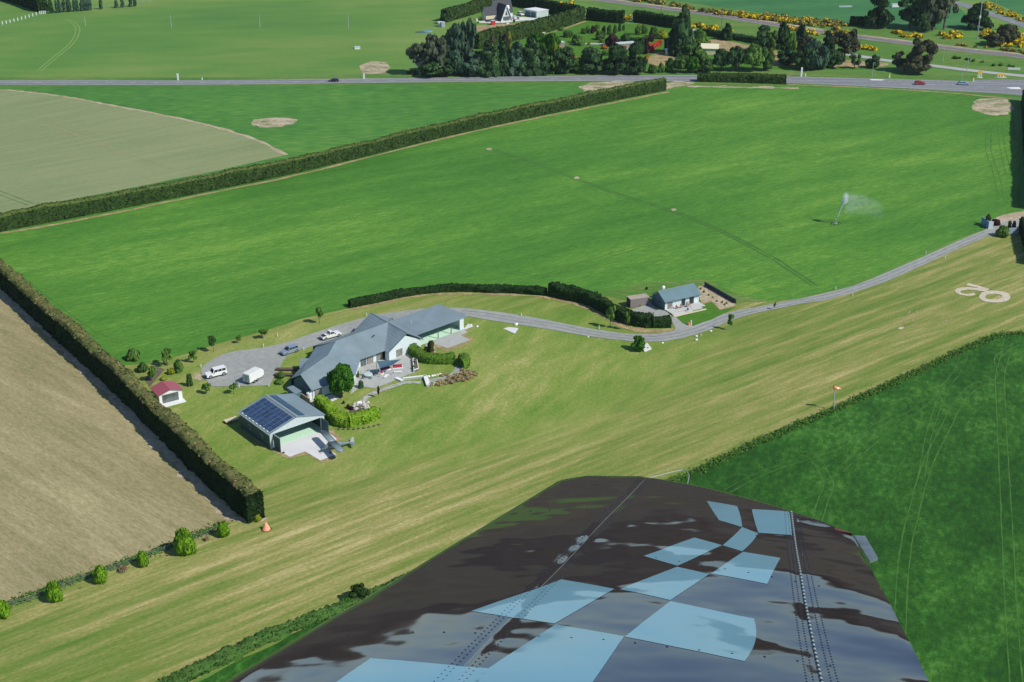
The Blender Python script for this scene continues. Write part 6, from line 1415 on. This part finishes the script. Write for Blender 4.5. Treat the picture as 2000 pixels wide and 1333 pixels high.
# x forward from nose at 0 back to -6.9
st=[(-.15,.95,.28,.30),(-.9,1.1,.45,.48),(-1.6,1.3,.5,.62),(-2.4,1.38,.5,.66),(-3.3,1.2,.42,.5),(-4.6,.98,.26,.32),(-6.0,.78,.13,.2),(-6.8,.68,.05,.1)]
b=MB(); nn=12; vs=[]
for x,zc,ry,rz_ in st:
    for k in range(nn):
        a_=2*math.pi*k/nn; c_,s_=math.cos(a_),math.sin(a_); e_=.75
        vs.append((x,ry*math.copysign(abs(c_)**e_,c_),zc+rz_*math.copysign(abs(s_)**e_,s_)))
fs=[(i*nn+k,i*nn+(k+1)%nn,(i+1)*nn+(k+1)%nn,(i+1)*nn+k) for i in range(len(st)-1) for k in range(nn)]
fs+=[tuple(range(nn-1,-1,-1)),tuple((len(st)-1)*nn+k for k in range(nn))]
b.add(vs,fs).build('fuselage',gm,pl,True)
def aero(b,x0,x1,y0,y1,z0,z1,th=.16,taper=1.0):
    pr=[(0,.0),(.05,.5),(.3,.62),(.6,.45),(1,.02),(.6,-.25),(.3,-.35),(.05,-.3)]; vs=[]
    for y,z,tp in ((y0,z0,1.0),(y1,z1,taper)):
        xm=(x0+x1)/2; c_=(x0-x1)*tp
        for u,v in pr: vs.append((x0-(x0-x1)*(1-tp)*.3-c_*u,y,z+v*th))
    n=len(pr); b.add(vs,[(i,(i+1)%n,n+(i+1)%n,n+i) for i in range(n)]+[tuple(range(n-1,-1,-1)),tuple(range(n,2*n))])
for s in(-1,1):
    b=MB(); aero(b,-1.35,-2.95,0,s*4.9,2.08,2.2,.2); aero(b,-1.45,-2.9,s*4.9,s*5.25,2.2,2.18,.18,.6); w_=b.build('wing',gm,pl,True)
    MB().tube((-1.7,s*.48,.85),(-1.9,s*2.7,2.08),.035,n=6).tube((-2.4,s*.48,.85),(-2.5,s*2.7,2.08),.035,n=6).build('strut',gm2,pl)
    MB().tube((-1.3,s*.4,.75),(-1.25,s*1.0,.3),.06,n=6).build('landing_leg',gm2,pl)
    wh=MB().tube((-1.25,s*.95,.29),(-1.25,s*1.13,.29),.29,n=16).build('wheel',M['tyre'],pl); MB().tube((-1.25,s*1.131,.29),(-1.25,s*1.14,.29),.13,n=10).build('hub',gm2,wh)
    b=MB(); aero(b,-6.0,-6.85,0,s*1.5,.82,.82,.08,.7); b.build('tailplane',gm,pl)
    MB().add([(-1.35,s*.47,1.45),(-2.4,s*.51,1.45),(-2.5,s*.48,1.95),(-1.6,s*.44,1.95)],[(0,1,2,3)]).build('cabin_window',M['carglass'],pl)
b=MB(); b.prism([(0,0),(1,0),(1,1)],0,1) if False else None
b.xprism([(-6.0,.85),(-6.35,1.75),(-6.65,1.95),(-6.95,1.8),(-7.0,.6),(-6.8,.6)],-.04,.04); b.build('tail_fin',gm2,pl)
MB().add([(-1.0,-.42,1.5),(-1.0,.42,1.5),(-1.4,.4,2.02),(-1.4,-.4,2.02)],[(0,1,2,3)]).build('windscreen',M['carglass'],pl)
MB().tube((.12,0,.95),(-.16,0,.95),.05,.2,n=10).build('spinner',gm2,pl); MB().box(-.0,.03,-.95,.95,.88,1.02).build('propeller',M['black'],pl)
MB().tube((-6.7,0,.55),(-6.95,0,.13),.03,n=6).tube((-6.95,-.05,.12),(-6.95,.05,.12),.11,n=10).build('tail_wheel',M['tyre'],pl)
# ------------------------------------------------------------------ the wing of the aircraft the photograph was taken from
BETA=R(16.7); Nw=Vector((0.0,math.sin(BETA),math.cos(BETA))).normalized(); DW=0.95
def onw(x,y,off=0.0):
    d=ray(x,y); t=-(DW-off)/d.dot(Nw); return Vector((0,0,H))+d*t
R0_,R1_=Vector((40,1557)),Vector((1945,1580))
TIP=[(1078,945),(1090,940),(1108,936),(1147,934),(1252,941),(1378,965),(1521,1000),(1600,1020),(1659,1038),(1667,1046)]
def tipc(c):
    x=1078+c*(1667-1078)
    for (xa,ya),(xb,yb) in zip(TIP[:-1],TIP[1:]):
        if x<=xb+1e-6: return Vector((x,ya+(yb-ya)*(x-xa)/(xb-xa)))
    return Vector(TIP[-1])
def wpt(s,c):
    a=onw(*(R0_.lerp(R1_,c))); t=tipc(c); b=onw(t.x,t.y); return a.lerp(b,s)
def wh(s,c):
    h_=4*.024*c*(1-c)
    # oil-canning: shallow waves between ribs and spars
    p=wpt(s,c); q=Vector((p.x*3.1,p.y*2.2,0))
    ou=.45+.75*s; h_+= .0046*noise.noise(q+Vector((3,1,0)))+ou*(.0012*noise.noise(q*2.2)+.0005*noise.noise(Vector((q.x*3.2+q.y*2,q.y*8,1)))+.00018*noise.noise(Vector((q.x*7,q.y*19,1))))
    h_+= .0012*math.sin(s*34+c*5)*max(0,(c-.72)/.28)**.7+.0007*math.sin(s*21-c*9+1)
    h_+= .0009*noise.noise(Vector((p.x*14,p.y*5,2)))*(1.0 if c<.3 else .35)
    if c<.035: k=1-c/.035; h_-= .016*(1-math.sqrt(max(0,1-k*k)))
    if s>.985: k=(s-.985)/.015; h_-=.008*(1-math.sqrt(max(0,1-k*k)))
    # rivet seams sit in faint valleys
    for (c0,wd,dp) in ((SP[0],.012,.0010),(SP[1],.012,.0016)):
        cc=c0(s); h_-=dp*math.exp(-((c-cc)/wd)**2)
    return h_
def solve(x,y):
    tgt=onw(x,y); s,c=.5,.5
    for _ in range(14):
        p=wpt(s,c)-tgt; e1=(wpt(s+1e-3,c)-wpt(s-1e-3,c))/2e-3; e2=(wpt(s,min(c+1e-3,1))-wpt(s,c-1e-3))/(min(c+1e-3,1)-c+1e-3)
        a=e1.dot(e1);b_=e1.dot(e2);d_=e2.dot(e2);r1=e1.dot(p);r2=e2.dot(p);det=a*d_-b_*b_
        ds=(r1*d_-r2*b_)/det; dc=(r2*a-r1*b_)/det; s-=ds; c=min(max(c-dc,0),1)
        if abs(ds)+abs(dc)<1e-5: break
    return s,c
def lin(p,q):
    s0,c0=solve(*p); s1,c1=solve(*q); return lambda s:c0+(c1-c0)*(s-s0)/(s1-s0)
SP=(lin((1262,947),(905,1325)),lin((1545,1010),(1601,1330)))
def surf(s,c,off=0.0): return wpt(s,c)+Nw*(wh(s,c)+off)
m,nt_,bs=newmat('gloss_black_paint'); bs.inputs['Base Color'].default_value=(.020,.011,.010,1); bs.inputs['Specular Tint'].default_value=(.60,.78,1,1); bs.inputs['Roughness'].default_value=.04; bs.inputs['IOR'].default_value=2.1
bs.inputs['Coat Weight'].default_value=0.0; bs.inputs['Coat Roughness'].default_value=.02; bs.inputs['Coat IOR'].default_value=1.6
wingp=m
m,nt_,bs=newmat('pale_blue_paint'); bs.inputs['Base Color'].default_value=(.12,.30,.38,1); bs.inputs['Roughness'].default_value=.2; bs.inputs['Coat Weight'].default_value=.8; bs.inputs['Coat Roughness'].default_value=.03
bluep=m
wroot=thing('aircraft_wing','glossy black aircraft wing with pale blue checkers in the bottom foreground','wing',onw(1300,1500))
WO=Vector(wroot.location)
NS,NC=150,170; V_=[]
cs=[0,.002,.005,.009,.014,.02,.027,.035]+[.035+.965*i/(NC-8) for i in range(1,NC-7)]; ss_=[i/NS*.985 for i in range(NS+1)]+[.988,.991,.994,.997,.999,1.0]
for s in ss_:
    for c in cs: V_.append(tuple(surf(s,c)-WO))
a_,b_=len(ss_),len(cs); Q_=[(i*b_+j,i*b_+j+1,(i+1)*b_+j+1,(i+1)*b_+j) for i in range(a_-1) for j in range(b_-1)]
me=npmesh('skin',V_,Q_,wingp); me.polygons.foreach_set('use_smooth',[True]*len(me.polygons)); o=bpy.data.objects.new('skin',me); link(o,wroot)
# underside and edge wall (real thickness)
lo=[];b=MB(); ring=[(0,c) for c in cs]+[(s,1) for s in ss_[1:]]+[(1,c) for c in cs[::-1][1:]]+[(s,0) for s in ss_[::-1][1:]]
ringp=ring[::3]; cen=wpt(.5,.45)
topv=[surf(s,c)-WO for s,c in ringp]; lowv=[]
for s,c in ringp:
    p=wpt(s,c); th=.012+.10*min(1,4*c*(1-c)*1.0)*(1 if s>0 else 1); q=p.lerp(cen,.035); lowv.append(q-Nw*(.02+th*.2)-WO)
lc=[Vector(cen)-Nw*.12-WO]; n=len(topv); b.add(topv+lowv+lc,[(i,(i+1)%n,n+(i+1)%n,n+i) for i in range(n)]+[(n+i,n+(i+1)%n,2*n) for i in range(n)])
b.build('underside',wingp,wroot)
# painted checkers: thin paint film following the skin
CH=[((1380,997),(1439,1006),(1449,1047),(1404,1036)),((1468,1011),(1541,1011),(1546,1056),(1481,1056)),((1449,1047),(1480,1057),(1449,1096),(1411,1085)),((1356,1070),(1410,1085),(1323,1125),(1257,1105)),
 ((1451,1097),(1524,1105),(1498,1157),(1389,1140)),((1322,1127),(1385,1141),(1309,1193),(1210,1173)),((1097,1150),(1200,1172),(1083,1239),(920,1213)),((1309,1195),(1472,1223),(1454,1312),(1220,1267)),
 ((1085,1241),(1219,1266),(1130,1400),(860,1395)),((724,1301),(955,1331),(900,1400),(600,1390))]
BU=[(0,2,0,-1),(0,1,0,-1),(0,3,0,2),(0,0,0,0),(0,0,0,0),(0,0,0,0),(0,0,0,0),(0,12,0,0),(0,0,0,0),(0,0,0,0)]
for qd,bu in zip(CH,BU):
    n=14; V_=[];Q_=[]
    P0,P1,P2,P3=[Vector(a) for a in qd]
    for i in range(n+1):
        for j in range(n+1):
            u=i/n;v=j/n; p=(P0*(1-u)+P1*u)*(1-v)+(P3*(1-u)+P2*u)*v
            p.x+=bu[1]*4*v*(1-v)*u + bu[3]*4*v*(1-v)*(1-u)
            s,c=solve(p.x,p.y); V_.append(tuple(surf(s,c,.0006)-WO))
    Q_=[(i*(n+1)+j,(i+1)*(n+1)+j,(i+1)*(n+1)+j+1,i*(n+1)+j+1) for i in range(n) for j in range(n)]
    me=npmesh('checker_paint',V_,Q_,bluep); me.polygons.foreach_set('use_smooth',[True]*len(me.polygons)); link(bpy.data.objects.new('checker_paint',me),wroot)
# rivets
riv=MB()
def rivet(s,c,r_=.0022):
    p=surf(s,c)-WO; riv.ell(p,(r_,r_,r_*.55),8,5)
k=0
for i in range(110):
    s=.03+.95*i/110; c0=SP[0](s)
    for dc in (-.02,-.011,.011,.02): rivet(s+.003*(abs(dc)>.015),c0+dc,.0022)
    c1=SP[1](s)
    for dc in (-.022,-.012,.014,.024): rivet(s+(.004 if dc>0 else 0),min(.99,c1+dc))
for i in range(60): rivet(.985,.03+.93*i/60,.002)
for sr in (.33,.62,.80):
    for i in range(16): rivet(sr+.002*math.sin(i),.1+.8*i/16,.0028)
tag(riv.build('rivets',wingp,wroot,True),kind='stuff')
seam=MB()
for i in range(60):
    s0=.02+.965*i/60; s1=.02+.965*(i+1)/60; seam.tube(surf(s0,SP[0](s0),-.0004)-WO,surf(s1,SP[0](s1),-.0004)-WO,.0007,n=5)
seam.build('seam',M['rim'],wroot)
h1=MB();h2=MB()
for i in range(150):
    s0=.0+.985*i/150; s1=.985*(i+1)/150; (h1 if i%2 else h2).tube(surf(s0,SP[1](s0),.001)-WO,surf(s1,SP[1](s1),.001)-WO,.0032,n=6)
h1.build('aileron_hinge',M['alu'],wroot); h2.build('hinge_pin',M['black'],wroot)
# tip details
tp=[onw(x,y,.0) for x,y in ((1668,1046),(1690,1047),(1715,1090),(1699,1096))]; tb=[p-Nw*.006 for p in tp]
MB().add([p-WO for p in tp+tb],[(3,2,1,0),(4,5,6,7),(0,1,5,4),(1,2,6,5),(2,3,7,6),(3,0,4,7)]).build('trim_tab',flat('bare_metal',(.20,.24,.27),.35,.3,30,metal=.5),wroot)
tp=[onw(x,y,.004) for x,y in ((1608,1026),(1625,1028),(1664,1042),(1640,1038))]; tb=[p-Nw*.008 for p in tp]
MB().add([p-WO for p in tp+tb],[(3,2,1,0),(4,5,6,7),(0,1,5,4),(1,2,6,5),(2,3,7,6),(3,0,4,7)]).build('navigation_light',flat('dark_red_lens',(.16,.01,.012),.2),wroot)
lp=[onw(x,y,-.01) for x,y in ((1240,941),(1275,932),(1310,923),(1332,918),(1342,921),(1346,930),(1343,945),(1340,958))]
lp=[lp[0]]+lp; b=MB()
for p,q in zip(lp[:-1],lp[1:]):
    if (p-q).length>1e-4: b.tube(p-WO,q-WO,.0011,n=6)
b.build('wire_guard',M['alu'],wroot)
ed=MB()
for i in range(60):
    c0=.04+.93*i/60;c1=.04+.93*(i+1)/60; ed.tube(surf(1,c0,.001)-WO,surf(1,c1,.001)-WO,.0018,n=5)
ed.build('tip_edging',flat('worn_red_edge',(.10,.03,.03),.4,.8,40),wroot)
# ------------------------------------------------------------------ the air: one closed box of thin haze round everything
hz=MB().box(-1500,1500,-400,2300,-1.0,H+6).build('haze',bpy.data.materials.new('haze_air'))
hm=hz.data.materials[0]; hm.use_nodes=True; ht=hm.node_tree; ht.nodes.clear()
ho=ht.nodes.new("ShaderNodeOutputMaterial"); hv=ht.nodes.new("ShaderNodeVolumePrincipled")
hv.inputs['Color'].default_value=(.80,.90,1,1); hv.inputs['Density'].default_value=.00004; hv.inputs['Anisotropy'].default_value=.2
ht.links.new(hv.outputs[0],ho.inputs['Volume']); tag(hz,'thin blue summer haze in the air over the fields','haze',None,'stuff')
